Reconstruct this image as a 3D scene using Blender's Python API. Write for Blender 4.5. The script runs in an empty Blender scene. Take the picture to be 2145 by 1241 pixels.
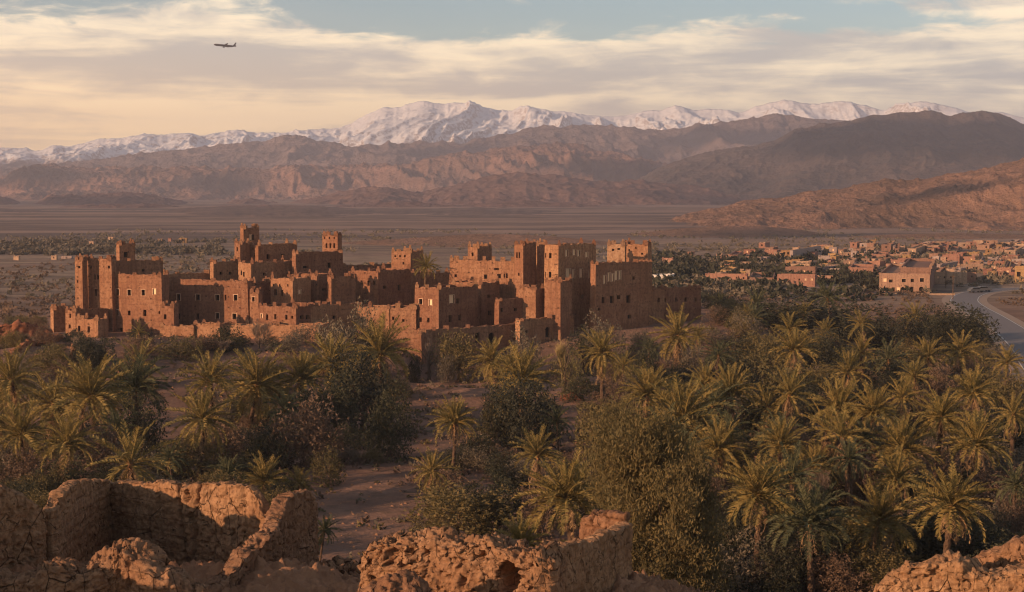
import bpy, math, random
import numpy as np
from mathutils import Vector, Matrix
rnd = random.Random(7)
R = math.radians
S = bpy.context.scene
COL = S.collection

# ------------------------------------------------------------------ camera, light, sky
F = 3401.0; CX = 1072.5; CY = 620.5; HZ = 400.0; CAMZ = 30.0
PITCH = math.atan((CY - HZ) / F)
cd = bpy.data.cameras.new("camera"); cam = bpy.data.objects.new("camera", cd); COL.objects.link(cam)
cam.location = (0, 0, CAMZ); cam.rotation_euler = (R(90) - PITCH, 0, 0)
cd.sensor_width = 36.0; cd.lens = F / 2145.0 * 36.0; cd.clip_start = 0.5; cd.clip_end = 40000
S.camera = cam

SUN_AZ = 56.0      # degrees from the direction behind the camera, towards the left
SUN_EL = 13.0
sdir = Vector((-math.sin(R(SUN_AZ)) * math.cos(R(SUN_EL)), -math.cos(R(SUN_AZ)) * math.cos(R(SUN_EL)), math.sin(R(SUN_EL))))
sl = bpy.data.lights.new("sun", 'SUN'); sun = bpy.data.objects.new("sun", sl); COL.objects.link(sun)
sl.energy = 5.0; sl.angle = R(0.6); sl.color = (1.0, 0.61, 0.36)
sun.rotation_euler = (-sdir).to_track_quat('-Z', 'Y').to_euler(); sun.location = sdir * 200

S.view_settings.view_transform = 'Standard'; S.view_settings.look = 'None'
S.view_settings.exposure = 0.26; S.view_settings.gamma = 1.0
S.view_settings.use_curve_mapping = False
S.render.engine = 'CYCLES'
S.cycles.use_denoising = True; S.cycles.pixel_filter_type = 'BLACKMAN_HARRIS'; S.cycles.filter_width = 1.15
S.cycles.max_bounces = 5; S.cycles.diffuse_bounces = 3; S.cycles.glossy_bounces = 1
S.cycles.transparent_max_bounces = 4; S.cycles.volume_bounces = 0; S.cycles.transmission_bounces = 1

class NT:
    """small helper to write node trees"""
    def __init__(s, tree): s.t = tree; s.n = tree.nodes; s.l = tree.links
    def node(s, typ, ins=None, **kw):
        nd = s.n.new(typ)
        for k, v in kw.items(): setattr(nd, k, v)
        for k, v in (ins or {}).items():
            if isinstance(v, bpy.types.NodeSocket): s.l.new(v, nd.inputs[k])
            else: nd.inputs[k].default_value = v
        return nd
    def math(s, op, a, b=0.0, c=0.0, clamp=False):
        nd = s.n.new('ShaderNodeMath'); nd.operation = op; nd.use_clamp = clamp
        for i, v in enumerate((a, b, c)):
            if isinstance(v, bpy.types.NodeSocket): s.l.new(v, nd.inputs[i])
            else: nd.inputs[i].default_value = v
        return nd.outputs[0]
    def mix(s, f, a, b, blend='MIX'):
        nd = s.n.new('ShaderNodeMix'); nd.data_type = 'RGBA'; nd.blend_type = blend; nd.clamp_factor = True
        for i, v in ((0, f), (6, a), (7, b)):
            if isinstance(v, bpy.types.NodeSocket): s.l.new(v, nd.inputs[i])
            else: nd.inputs[i].default_value = v if i == 0 or len(v) == 4 else (*v, 1)
        return nd.outputs[2]
    def ramp(s, f, stops, interp='LINEAR'):
        nd = s.n.new('ShaderNodeValToRGB'); cr = nd.color_ramp; cr.interpolation = interp
        while len(cr.elements) < len(stops): cr.elements.new(0.5)
        for e, (p, c) in zip(cr.elements, stops):
            e.position = p; e.color = (*c, 1) if not isinstance(c, (int, float)) else (c, c, c, 1)
        s.l.new(f, nd.inputs[0]); return nd.outputs[0]
    def sstep(s, v, a, b):
        nd = s.n.new('ShaderNodeMapRange'); nd.interpolation_type = 'SMOOTHSTEP'
        s.l.new(v, nd.inputs[0]); nd.inputs[1].default_value = a; nd.inputs[2].default_value = b
        return nd.outputs[0]
    def noise(s, vec, scale, detail=4, rough=0.55, dist=0.0, w=None):
        nd = s.n.new('ShaderNodeTexNoise')
        if w is not None: nd.noise_dimensions = '4D'; nd.inputs['W'].default_value = w
        nd.inputs['Scale'].default_value = scale; nd.inputs['Detail'].default_value = detail
        nd.inputs['Roughness'].default_value = rough; nd.inputs['Distortion'].default_value = dist
        if vec is not None: s.l.new(vec, nd.inputs['Vector'])
        return nd.outputs['Fac']
    def scale(s, vec, sc):
        nd = s.n.new('ShaderNodeMapping'); s.l.new(vec, nd.inputs[0]); nd.inputs['Scale'].default_value = sc
        return nd.outputs[0]

def build_world():
    w = bpy.data.worlds.new("World"); S.world = w; w.use_nodes = True
    t = NT(w.node_tree); t.n.clear()
    sky = t.node('ShaderNodeTexSky', sky_type='NISHITA', sun_disc=False, sun_elevation=R(SUN_EL),
                 sun_rotation=math.atan2(sdir.x, sdir.y), air_density=1.1, dust_density=1.6, ozone_density=1.4, altitude=1200)
    tc = t.node('ShaderNodeTexCoord'); D = tc.outputs['Generated']
    sp = t.node('ShaderNodeSeparateXYZ', {0: D})
    az = t.math('ARCTAN2', sp.outputs[0], sp.outputs[1])          # 0 ahead, + to the right
    el = t.math('ARCSINE', sp.outputs[2])
    # the sheet of clouds, seen as long flat banks near the horizon
    el2 = t.math('MULTIPLY', t.math('POWER', t.math('MAXIMUM', el, 0.0), 0.85), 1.0)
    v = t.node('ShaderNodeCombineXYZ', {0: t.math('MULTIPLY', az, 4.2), 1: t.math('MULTIPLY', el2, 20.0), 2: 0.37}).outputs[0]
    v2 = t.node('ShaderNodeCombineXYZ', {0: t.math('MULTIPLY', az, 24.0), 1: t.math('MULTIPLY', el2, 72.0), 2: 2.1}).outputs[0]
    big = t.noise(v, 1.0, 5, 0.52, 0.35)
    fine = t.noise(v2, 1.0, 6, 0.6, 0.5)
    cover = t.math('ADD', t.math('MULTIPLY', big, 0.62), t.math('MULTIPLY', fine, 0.38))
    thr = t.sstep(el, R(3.4), R(6.4))     # the low banks are closed, the sheet opens higher up
    mask = t.math('SUBTRACT', t.math('ADD', cover, 0.34), t.math('MULTIPLY', thr, 0.42))
    mask = t.sstep(mask, 0.43, 0.56)
    lit = t.noise(t.scale(v, (0.9, 1.4, 1)), 1.35, 5, 0.55, 0.6, w=4.0)
    lit = t.math('ADD', lit, t.math('MULTIPLY', t.math('SUBTRACT', fine, 0.5), 0.35))
    litf = t.sstep(lit, 0.36, 0.64)
    # towards the sunset side (left) the banks glow more golden
    side = t.sstep(az, R(22), R(-24))
    low = t.sstep(el, R(6.5), R(1.0))
    gold = t.math('MULTIPLY', side, low)
    cshade = t.mix(gold, (0.41, 0.39, 0.36), (0.78, 0.53, 0.30))
    clit = t.mix(gold, (0.95, 0.78, 0.54), (1.36, 0.87, 0.38))
    ccol = t.mix(litf, cshade, clit)
    bg1 = t.node('ShaderNodeBackground', {0: sky.outputs[0], 1: 0.105})
    bg2 = t.node('ShaderNodeBackground', {0: ccol, 1: 1.36})
    veil = t.math('MAXIMUM', mask, t.math('MULTIPLY', t.sstep(el, R(7), R(2)), 0.2))
    ms = t.node('ShaderNodeMixShader', {0: t.math('MULTIPLY', veil, 0.92), 1: bg1.outputs[0], 2: bg2.outputs[0]})
    out = t.node('ShaderNodeOutputWorld', {0: ms.outputs[0]})
build_world()

# ------------------------------------------------------------------ geometry helpers
SP, CP = math.sin(PITCH), math.cos(PITCH)
def P(px, py, d):
    """the place in the world that the photograph shows at pixel (px, py), d metres ahead"""
    a = (px - CX) / F; b = (CY - py) / F
    dy = b * SP + CP; dz = b * CP - SP
    k = d / dy
    return Vector((a * k, d, CAMZ + dz * k))
def proj(x, y, z):
    z = z - CAMZ
    dep = y * CP - z * SP; up = y * SP + z * CP
    return CX + F * x / dep, CY - F * up / dep

def _h(ix, iy, iz, seed):
    n = (ix.astype(np.int64) * 374761393 + iy.astype(np.int64) * 668265263 + iz.astype(np.int64) * 2147483647 + seed * 1274126177) & 0xffffffff
    n = ((n ^ (n >> 13)) * 1274126177) & 0xffffffff
    n = ((n ^ (n >> 16)) * 2246822519) & 0xffffffff
    return ((n ^ (n >> 15)) & 0xffff) / 65535.0
def vnoise(x, y, z=0.0, seed=0):
    x, y, z = np.broadcast_arrays(np.asarray(x, float), np.asarray(y, float), np.asarray(z, float))
    ix, iy, iz = np.floor(x), np.floor(y), np.floor(z)
    fx, fy, fz = x - ix, y - iy, z - iz
    fx = fx * fx * fx * (fx * (fx * 6 - 15) + 10); fy = fy * fy * fy * (fy * (fy * 6 - 15) + 10); fz = fz * fz * (3 - 2 * fz)
    def L(a, b, t): return a + (b - a) * t
    r = []
    for dz in (0, 1):
        a = L(_h(ix, iy, iz + dz, seed), _h(ix + 1, iy, iz + dz, seed), fx)
        b = L(_h(ix, iy + 1, iz + dz, seed), _h(ix + 1, iy + 1, iz + dz, seed), fx)
        r.append(L(a, b, fy))
        if dz == 0 and not np.any(fz): return r[0]
    return L(r[0], r[1], fz)
def fbm(x, y, z=0.0, o=4, seed=0, gain=0.5):
    s = 0; a = 1; n = 0
    for i in range(o):
        s = s + a * vnoise(np.asarray(x) * 2.03 ** i, np.asarray(y) * 2.03 ** i, np.asarray(z) * 2.03 ** i, seed + i * 17); n += a; a *= gain
    return s / n
def ridged(x, y, z=0.0, o=5, seed=0, gain=0.5):
    s = 0; a = 1; n = 0
    for i in range(o):
        v = 1 - np.abs(2 * vnoise(np.asarray(x) * 2.07 ** i, np.asarray(y) * 2.07 ** i, np.asarray(z) * 2.07 ** i, seed + i * 31) - 1)
        s = s + a * v * v; n += a; a *= gain
    return s / n
def ss(a, b, x):
    t = np.clip((np.asarray(x, float) - a) / (b - a), 0, 1); return t * t * (3 - 2 * t)

def grid_mesh(name, X, Y, Z, mat, smooth=True, wrap=False):
    n, m = X.shape
    me = bpy.data.meshes.new(name)
    co = np.stack([X, Y, Z], -1).reshape(-1, 3).astype(np.float32)
    me.vertices.add(n * m); me.vertices.foreach_set('co', co.ravel())
    idx = np.arange(n * m).reshape(n, m)
    q = np.stack([idx[:-1, :-1], idx[:-1, 1:], idx[1:, 1:], idx[1:, :-1]], -1).reshape(-1, 4)
    if wrap:
        q2 = np.stack([idx[:-1, -1], idx[:-1, 0], idx[1:, 0], idx[1:, -1]], -1).reshape(-1, 4); q = np.concatenate([q, q2])
    return fill(me, q, 4, mat, smooth)
def fill(me, faces, k, mat, smooth=False):
    nf = len(faces)
    me.loops.add(nf * k); me.loops.foreach_set('vertex_index', np.asarray(faces, np.int32).ravel())
    me.polygons.add(nf); me.polygons.foreach_set('loop_start', np.arange(0, nf * k, k, dtype=np.int32))
    me.polygons.foreach_set('loop_total', np.full(nf, k, np.int32))
    if smooth: me.polygons.foreach_set('use_smooth', np.ones(nf, bool))
    me.materials.append(mat); me.update(calc_edges=True); return me
def pymesh(name, verts, faces, mat, smooth=False, mats=None, mi=None):
    me = bpy.data.meshes.new(name); me.from_pydata([tuple(v) for v in verts], [], faces)
    for m_ in (mats or [mat]): me.materials.append(m_)
    if mi: me.polygons.foreach_set('material_index', mi)
    if smooth: me.polygons.foreach_set('use_smooth', [True] * len(faces))
    me.update(); return me
def obj(name, me, parent=None, loc=None, **props):
    o = bpy.data.objects.new(name, me); COL.objects.link(o)
    if parent is not None: o.parent = parent
    if loc is not None: o.location = loc
    for k, v in props.items():
        if v is not None: o[k] = v
    return o
def thing(name, label, cat, loc=(0, 0, 0), rz=0.0, group=None):
    o = obj(name, None, None, loc, label=label, category=cat, group=group); o.rotation_euler = (0, 0, rz); o.empty_display_size = 0.3
    return o
class MB:
    def __init__(s): s.v = []; s.f = []; s.mi = []
    def quad(s, a, b, c, d, m=0):
        i = len(s.v); s.v += [a, b, c, d]; s.f.append((i, i + 1, i + 2, i + 3)); s.mi.append(m)
    def tri(s, a, b, c, m=0):
        i = len(s.v); s.v += [a, b, c]; s.f.append((i, i + 1, i + 2)); s.mi.append(m)
    def box(s, x0, x1, y0, y1, z0, z1, m=0, T=None):
        c = [Vector((x, y, z)) for z in (z0, z1) for y in (y0, y1) for x in (x0, x1)]
        if T: c = [T(p) for p in c]
        for a, b, d, e in ((0, 2, 3, 1), (4, 5, 7, 6), (0, 1, 5, 4), (1, 3, 7, 5), (3, 2, 6, 7), (2, 0, 4, 6)):
            s.quad(c[a], c[b], c[d], c[e], m)
    def tube(s, pts, rads, n=6, m=0, cap=True):
        rings = []
        for i, p in enumerate(pts):
            a = pts[max(0, i - 1)]; b = pts[min(len(pts) - 1, i + 1)]
            t = (b - a).normalized(); u = t.orthogonal().normalized(); w = t.cross(u)
            if rings and False: pass
            base = len(s.v)
            for k in range(n):
                an = 2 * math.pi * k / n; s.v.append(p + (u * math.cos(an) + w * math.sin(an)) * rads[i])
            rings.append(base)
        for r0, r1 in zip(rings[:-1], rings[1:]):
            for k in range(n):
                k2 = (k + 1) % n; s.f.append((r0 + k, r0 + k2, r1 + k2, r1 + k)); s.mi.append(m)
        if cap:
            s.f.append(tuple(rings[-1] + k for k in range(n))); s.mi.append(m)
    def mesh(s, name, mats, smooth=False):
        if not isinstance(mats, (list, tuple)): mats = [mats]
        return pymesh(name, s.v, s.f, None, smooth, mats, s.mi)

# ------------------------------------------------------------------ materials
def new_mat(name, rough=0.95, spec=0.1):
    m = bpy.data.materials.new(name); m.use_nodes = True; t = NT(m.node_tree)
    b = t.n['Principled BSDF']; b.inputs['Roughness'].default_value = rough
    b.inputs['Specular IOR Level'].default_value = spec
    return m, t, b
def bump(t, b, h, strength, dist):
    nd = t.node('ShaderNodeBump', {'Strength': strength, 'Distance': dist, 'Height': h}); t.l.new(nd.outputs[0], b.inputs['Normal'])

def mud_material(name, ca, cb, cc, sc=1.0, course=0.85, bstr=0.7):
    m, t, b = new_mat(name)
    g = t.node('ShaderNodeNewGeometry').outputs['Position']
    sp = t.node('ShaderNodeSeparateXYZ', {0: g})
    info = t.node('ShaderNodeObjectInfo').outputs['Random']
    n1 = t.noise(g, 0.35 * sc, 4, 0.6); n2 = t.noise(g, 2.6 * sc, 5, 0.65); n3 = t.noise(g, 11 * sc, 4, 0.7)
    st = t.noise(t.scale(g, (1.6, 1.6, 0.16)), 1.2 * sc, 3, 0.6)
    col = t.mix(t.sstep(n1, 0.35, 0.65), ca, cb)
    col = t.mix(t.math('MULTIPLY', t.sstep(n2, 0.44, 0.64), 0.85), col, cc)
    col = t.mix(t.math('MULTIPLY', t.sstep(st, 0.46, 0.70), 0.6), col, tuple(c * 0.6 for c in ca))
    # rammed-earth courses
    zz = t.math('ADD', t.math('DIVIDE', sp.outputs[2], course), t.math('MULTIPLY', t.noise(g, 0.8, 2), 0.25))
    fr = t.math('FRACT', zz); ln = t.sstep(t.math('ABSOLUTE', t.math('SUBTRACT', fr, 0.5)), 0.44, 0.5)
    ln = t.math('MULTIPLY', ln, t.sstep(n2, 0.35, 0.6))
    col = t.mix(t.math('MULTIPLY', ln, 0.35), col, tuple(c * 0.45 for c in ca))
    # putlog holes and spalled spots
    vo = t.node('ShaderNodeTexVoronoi', {'Vector': t.scale(g, (1, 1, 1.15)), 'Scale': 0.95 * sc, 'Randomness': 0.8})
    hole = t.sstep(vo.outputs['Distance'], 0.11, 0.07)
    hole = t.math('MULTIPLY', hole, t.sstep(n1, 0.42, 0.5))
    # rows of scaffold holes left by the builders
    u_ = t.math('ADD', sp.outputs[0], t.math('MULTIPLY', sp.outputs[1], 0.7))
    hu = t.sstep(t.math('ABSOLUTE', t.math('SUBTRACT', t.math('FRACT', t.math('DIVIDE', u_, 1.35)), 0.5)), 0.085, 0.05)
    hz = t.sstep(t.math('ABSOLUTE', t.math('SUBTRACT', t.math('FRACT', t.math('DIVIDE', sp.outputs[2], 1.7)), 0.5)), 0.075, 0.045)
    row = t.math('MULTIPLY', t.math('MULTIPLY', hu, hz), t.sstep(t.noise(g, 0.5, 2), 0.47, 0.52))
    if sc < 1.5: hole = t.math('MAXIMUM', hole, row)
    else:
        ve = t.node('ShaderNodeTexVoronoi', {'Vector': t.scale(g, (1, 1, 0.45)), 'Scale': 1.5}, feature='DISTANCE_TO_EDGE')
        ck = t.math('MULTIPLY', t.sstep(ve.outputs['Distance'], 0.02, 0.0), t.sstep(n1, 0.4, 0.55)); hole = t.math('MAXIMUM', hole, ck)
    col = t.mix(t.math('MULTIPLY', hole, 0.75), col, (0.05, 0.028, 0.018))
    col = t.mix(t.math('MULTIPLY', t.math('SUBTRACT', n3, 0.5), 0.5), col, (0.5, 0.31, 0.19))
    hs = t.node('ShaderNodeHueSaturation', {'Color': col, 'Value': t.math('ADD', 0.78, t.math('MULTIPLY', info, 0.42)), 'Hue': t.math('ADD', 0.495, t.math('MULTIPLY', info, 0.012))})
    t.l.new(hs.outputs[0], b.inputs['Base Color'])
    h = t.math('ADD', t.math('MULTIPLY', n2, 0.6), t.math('MULTIPLY', n3, 0.35))
    h = t.math('SUBTRACT', h, t.math('ADD', t.math('MULTIPLY', ln, 0.25), t.math('MULTIPLY', hole, 0.7)))
    bump(t, b, h, bstr, 0.22 / sc)
    return m

M = {}
M['mud'] = mud_material('mud_plaster', (0.265, 0.125, 0.070), (0.323, 0.167, 0.095), (0.183, 0.086, 0.052))
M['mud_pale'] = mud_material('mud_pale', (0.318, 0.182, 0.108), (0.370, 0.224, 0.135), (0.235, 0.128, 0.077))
M['mud_red'] = mud_material('mud_red', (0.273, 0.108, 0.059), (0.318, 0.131, 0.069), (0.212, 0.077, 0.042), bstr=0.9)
M['ruin'] = mud_material('ruin_earth', (0.260, 0.134, 0.072), (0.319, 0.177, 0.100), (0.163, 0.083, 0.049), sc=2.2, course=0.55, bstr=1.0)
M['house_pink'] = mud_material('house_pink', (0.284, 0.138, 0.099), (0.327, 0.168, 0.120), (0.232, 0.120, 0.086), bstr=0.3)
M['house_ochre'] = mud_material('house_ochre', (0.329, 0.190, 0.088), (0.365, 0.219, 0.110), (0.278, 0.161, 0.081), bstr=0.3)
M['house_tan'] = mud_material('house_tan', (0.34, 0.215, 0.145), (0.40, 0.26, 0.18), (0.28, 0.175, 0.12), bstr=0.3)
M['house_brown'] = mud_material('house_brown', (0.27, 0.15, 0.105), (0.32, 0.185, 0.13), (0.21, 0.125, 0.09), bstr=0.3)
M['house_grey'] = mud_material('house_grey', (0.310, 0.232, 0.198), (0.344, 0.258, 0.224), (0.258, 0.189, 0.172), bstr=0.3)

def flat_mat(name, col, var=0.25, sc=3.0, rough=0.9, bs=0.3):
    m, t, b = new_mat(name, rough)
    g = t.node('ShaderNodeNewGeometry').outputs['Position']
    n = t.noise(g, sc, 4, 0.6)
    c = t.mix(n, tuple(x * (1 - var) for x in col), tuple(min(1, x * (1 + var)) for x in col))
    t.l.new(c, b.inputs['Base Color']); bump(t, b, n, bs, 0.1)
    return m
M['pale_trim'] = flat_mat('pale_trim', (0.50, 0.31, 0.20), 0.15)
M['sunlit_back'] = flat_mat('painted_sunlight', (0.80, 0.54, 0.32), 0.1)  # window back whose pale colour stands in for sunlight inside the opening
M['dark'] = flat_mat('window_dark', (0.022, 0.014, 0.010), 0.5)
M['white'] = flat_mat('whitewash', (0.66, 0.58, 0.50), 0.12)
M['wood'] = flat_mat('old_wood', (0.12, 0.07, 0.04), 0.3)
M['metal'] = flat_mat('aircraft_paint', (0.10, 0.08, 0.07), 0.1, 0.2, 0.45)
M['metal_pale'] = flat_mat('aircraft_white', (0.6, 0.6, 0.6), 0.05, 0.2, 0.4)
M['glass_dark'] = flat_mat('car_glass', (0.02, 0.022, 0.025), 0.1, 0.2, 0.15)
M['car_white'] = flat_mat('car_white', (0.10, 0.10, 0.105), 0.03, 0.2, 0.35)
M['car_grey'] = flat_mat('car_grey', (0.10, 0.10, 0.105), 0.03, 0.2, 0.35)
M['rubber'] = flat_mat('tyre_rubber', (0.02, 0.02, 0.02), 0.1)
M['stone_pale'] = flat_mat('pale_kerb_stone', (0.55, 0.45, 0.36), 0.2, 2.0)

def leaf_mat(name, c0, c1, c2, trans=0.25, rough=0.75):
    """foliage: colour varies from plant to plant and from clump to clump"""
    m, t, b = new_mat(name, rough, 0.25)
    g = t.node('ShaderNodeNewGeometry').outputs['Position']
    info = t.node('ShaderNodeObjectInfo').outputs['Random']
    n = t.noise(g, 0.55, 3, 0.6); n2 = t.noise(g, 5.0, 2, 0.6)
    f = t.math('ADD', t.math('MULTIPLY', n, 0.7), t.math('MULTIPLY', info, 0.35))
    c = t.mix(t.sstep(f, 0.3, 0.72), c0, c1)
    c = t.mix(t.math('MULTIPLY', t.sstep(n2, 0.5, 0.8), 0.8), c, c2)
    t.l.new(c, b.inputs['Base Color'])
    tr = t.node('ShaderNodeBsdfTranslucent', {0: c})
    ms = t.node('ShaderNodeMixShader', {0: trans, 1: b.outputs[0], 2: tr.outputs[0]})
    t.l.new(ms.outputs[0], t.n['Material Output'].inputs[0])
    return m
M['frond'] = leaf_mat('palm_green', (0.154, 0.126, 0.040), (0.243, 0.173, 0.052), (0.451, 0.274, 0.092))
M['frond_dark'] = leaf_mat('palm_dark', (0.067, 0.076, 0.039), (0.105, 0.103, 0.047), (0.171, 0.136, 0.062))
M['frond_dry'] = leaf_mat('palm_dry', (0.259, 0.160, 0.082), (0.379, 0.235, 0.114), (0.517, 0.336, 0.174))
M['trunk'] = flat_mat('palm_trunk', (0.10, 0.062, 0.04), 0.55, 6.0, 0.95, 1.0)
M['leaf_base'] = flat_mat('palm_leaf_base', (0.30, 0.165, 0.075), 0.5, 6.0, 0.9, 0.8)
M['bark'] = flat_mat('bark', (0.11, 0.075, 0.052), 0.4, 8.0, 0.95, 0.8)
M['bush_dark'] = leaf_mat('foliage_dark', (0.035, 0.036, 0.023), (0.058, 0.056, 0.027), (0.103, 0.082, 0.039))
M['bush_olive'] = leaf_mat('foliage_olive', (0.092, 0.077, 0.033), (0.152, 0.114, 0.043), (0.266, 0.170, 0.062))
M['bush_grey'] = leaf_mat('foliage_greygreen', (0.114, 0.094, 0.067), (0.174, 0.137, 0.089), (0.261, 0.191, 0.118))
M['bush_brown'] = leaf_mat('foliage_brown', (0.121, 0.074, 0.049), (0.176, 0.111, 0.068), (0.243, 0.162, 0.097))
M['bush_gold'] = leaf_mat('foliage_golden', (0.180, 0.144, 0.054), (0.264, 0.204, 0.072), (0.384, 0.300, 0.108))
M['twig'] = leaf_mat('bare_twigs', (0.16, 0.115, 0.085), (0.21, 0.15, 0.11), (0.27, 0.19, 0.135), trans=0.0)
M['twig_gold'] = leaf_mat('golden_twigs', (0.25, 0.17, 0.07), (0.34, 0.25, 0.10), (0.42, 0.32, 0.14), trans=0.0)

def ground_material():
    m, t, b = new_mat('earth_ground')
    g = t.node('ShaderNodeNewGeometry').outputs['Position']
    sp = t.node('ShaderNodeSeparateXYZ', {0: g}); Y = sp.outputs[1]
    flat = t.scale(g, (0.35, 1.0, 0.0))
    n0 = t.noise(t.scale(g, (1, 1, 0)), 0.010, 5, 0.6); n1 = t.noise(g, 0.07, 5, 0.65); n2 = t.noise(g, 0.6, 5, 0.65); n3 = t.noise(g, 4.0, 5, 0.75)
    soil = t.mix(t.sstep(n1, 0.35, 0.65), (0.17, 0.10, 0.072), (0.29, 0.17, 0.118))
    soil = t.mix(t.math('MULTIPLY', t.sstep(n2, 0.48, 0.72), 0.7), soil, (0.15, 0.098, 0.062))
    soil = t.mix(t.math('MULTIPLY', t.sstep(n3, 0.55, 0.75), 0.55), soil, (0.34, 0.22, 0.16))
    soil = t.mix(t.math('MULTIPLY', t.sstep(n3, 0.45, 0.25), 0.5), soil, (0.11, 0.07, 0.05))
    # cultivated and fallow strips on the plain
    st = t.noise(t.scale(g, (0.0035, 0.022, 0)), 1.0, 4, 0.6, 0.2)
    fields = t.ramp(st, [(0.32, (0.12, 0.098, 0.068)), (0.42, (0.24, 0.165, 0.12)), (0.5, (0.33, 0.24, 0.17)), (0.56, (0.17, 0.12, 0.09)), (0.66, (0.30, 0.2, 0.15))])
    fields = t.mix(t.math('MULTIPLY', t.sstep(n1, 0.45, 0.7), 0.55), fields, (0.10, 0.075, 0.055))
    c = t.mix(t.sstep(Y, 330, 460), soil, fields)
    scrub = t.mix(t.sstep(n0, 0.4, 0.6), (0.15, 0.105, 0.085), (0.24, 0.16, 0.125))
    ridge = t.noise(t.scale(g, (0.0012, 0.0085, 0)), 1.0, 4, 0.6, 0.3)
    scrub = t.mix(t.sstep(ridge, 0.47, 0.60), scrub, (0.33, 0.22, 0.165)); scrub = t.mix(t.sstep(ridge, 0.46, 0.36), scrub, (0.13, 0.095, 0.08))
    c = t.mix(t.sstep(Y, 750, 1050), c, scrub)
    c = t.mix(1.0, c, (0.88, 0.87, 0.86), 'MULTIPLY')
    t.l.new(c, b.inputs['Base Color'])
    h = t.math('ADD', n2, t.math('MULTIPLY', n3, 0.35)); bump(t, b, h, 0.8, 0.5)
    return m
M['ground'] = ground_material()
def near_ground():
    m, t, b = new_mat('rubble_earth')
    g = t.node('ShaderNodeNewGeometry').outputs['Position']
    n1 = t.noise(g, 0.4, 5, 0.6); n2 = t.noise(g, 3.0, 6, 0.7); n3 = t.noise(g, 14, 4, 0.7)
    c = t.mix(t.sstep(n1, 0.35, 0.65), (0.30, 0.15, 0.08), (0.38, 0.2, 0.11))
    c = t.mix(t.math('MULTIPLY', t.sstep(n2, 0.5, 0.7), 0.6), c, (0.2, 0.10, 0.06))
    c = t.mix(t.math('MULTIPLY', t.sstep(n3, 0.55, 0.75), 0.5), c, (0.5, 0.31, 0.19))
    t.l.new(c, b.inputs['Base Color']); bump(t, b, t.math('ADD', n2, t.math('MULTIPLY', n3, 0.4)), 0.9, 0.15)
    return m
M['rubble'] = near_ground()

def rock_mat(name, ca, cb, cc, sc, band=0.0, snow=None, bdist=10.0, bs=0.8):
    m, t, b = new_mat(name)
    geo = t.node('ShaderNodeNewGeometry'); g = geo.outputs['Position']
    sp = t.node('ShaderNodeSeparateXYZ', {0: g}); sn = t.node('ShaderNodeSeparateXYZ', {0: geo.outputs['Normal']})
    n1 = t.noise(g, sc, 6, 0.6); n2 = t.noise(g, sc * 6, 6, 0.68); n3 = t.noise(g, sc * 25, 4, 0.7)
    c = t.mix(t.sstep(n1, 0.38, 0.62), ca, cb)
    c = t.mix(t.math('MULTIPLY', t.sstep(n2, 0.45, 0.7), 0.65), c, cc)
    c = t.mix(t.math('MULTIPLY', t.sstep(n3, 0.55, 0.72), 0.5), c, tuple(x * 0.5 for x in ca))
    if band:
        w = t.math('ADD', t.math('MULTIPLY', sp.outputs[2], band), t.math('MULTIPLY', n1, 3.0))
        bb = t.sstep(t.math('ABSOLUTE', t.math('SUBTRACT', t.math('FRACT', w), 0.5)), 0.2, 0.4)
        c = t.mix(t.math('MULTIPLY', bb, 0.45), c, tuple(x * 0.55 for x in cb))
    if snow:
        z = t.math('ADD', sp.outputs[2], t.math('MULTIPLY', t.math('SUBTRACT', n2, 0.5), 170.0))
        z = t.math('ADD', z, t.math('MULTIPLY', t.math('SUBTRACT', n1, 0.5), 220.0))
        z = t.math('SUBTRACT', z, t.math('MULTIPLY', t.sstep(sp.outputs[0], -1600, -300), 75.0))
        f = t.sstep(z, snow[0], snow[1])
        rk = t.math('MULTIPLY', t.sstep(sn.outputs[2], 0.90, 0.70), t.sstep(n3, 0.44, 0.52))
        f = t.math('MULTIPLY', f, t.math('SUBTRACT', 1.0, t.math('MULTIPLY', rk, 0.75)))
        f = t.math('MULTIPLY', f, t.math('SUBTRACT', 1.0, t.math('MULTIPLY', t.sstep(t.noise(g, 0.02, 5, 0.7), 0.55, 0.62), t.math('MULTIPLY', t.sstep(sp.outputs[2], 520, 260), 0.85))))
        c = t.mix(f, c, (0.88, 0.88, 0.89))
    t.l.new(c, b.inputs['Base Color']); bump(t, b, t.math('ADD', n2, t.math('MULTIPLY', n3, 0.4)), bs, bdist)
    return m
M['snowrock'] = rock_mat('snowy_rock', (0.20, 0.14, 0.12), (0.26, 0.18, 0.15), (0.15, 0.10, 0.09), 0.0022, 0, (150, 235), 16, 0.45)
M['farrock'] = rock_mat('far_rock', (0.162, 0.123, 0.117), (0.221, 0.159, 0.145), (0.110, 0.087, 0.091), 0.0028, 0.02, (330, 420), 25)
M['cliff'] = rock_mat('cliff_rock', (0.216, 0.134, 0.106), (0.316, 0.180, 0.135), (0.145, 0.096, 0.082), 0.0035, 0.03, None, 22)
M['massif'] = rock_mat('shade_dark_massif', (0.075, 0.062, 0.057), (0.106, 0.079, 0.070), (0.176, 0.114, 0.088), 0.003, 0.0, None, 18)  # rock darkened in colour to stand in for shade on its slope
M['hillrock'] = rock_mat('pink_hill', (0.162, 0.096, 0.079), (0.197, 0.114, 0.092), (0.107, 0.069, 0.057), 0.005, 0.0, None, 8)
M['nearhill'] = rock_mat('stony_hill', (0.202, 0.119, 0.079), (0.282, 0.158, 0.106), (0.114, 0.070, 0.048), 0.012, 0.0, None, 4, 1.0)
M['plateau'] = rock_mat('shade_dark_scrub', (0.132, 0.092, 0.079), (0.176, 0.119, 0.097), (0.097, 0.070, 0.062), 0.006, 0.0, None, 3, 0.5)  # scrub tone, darkened to stand in for cloud shade
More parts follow.
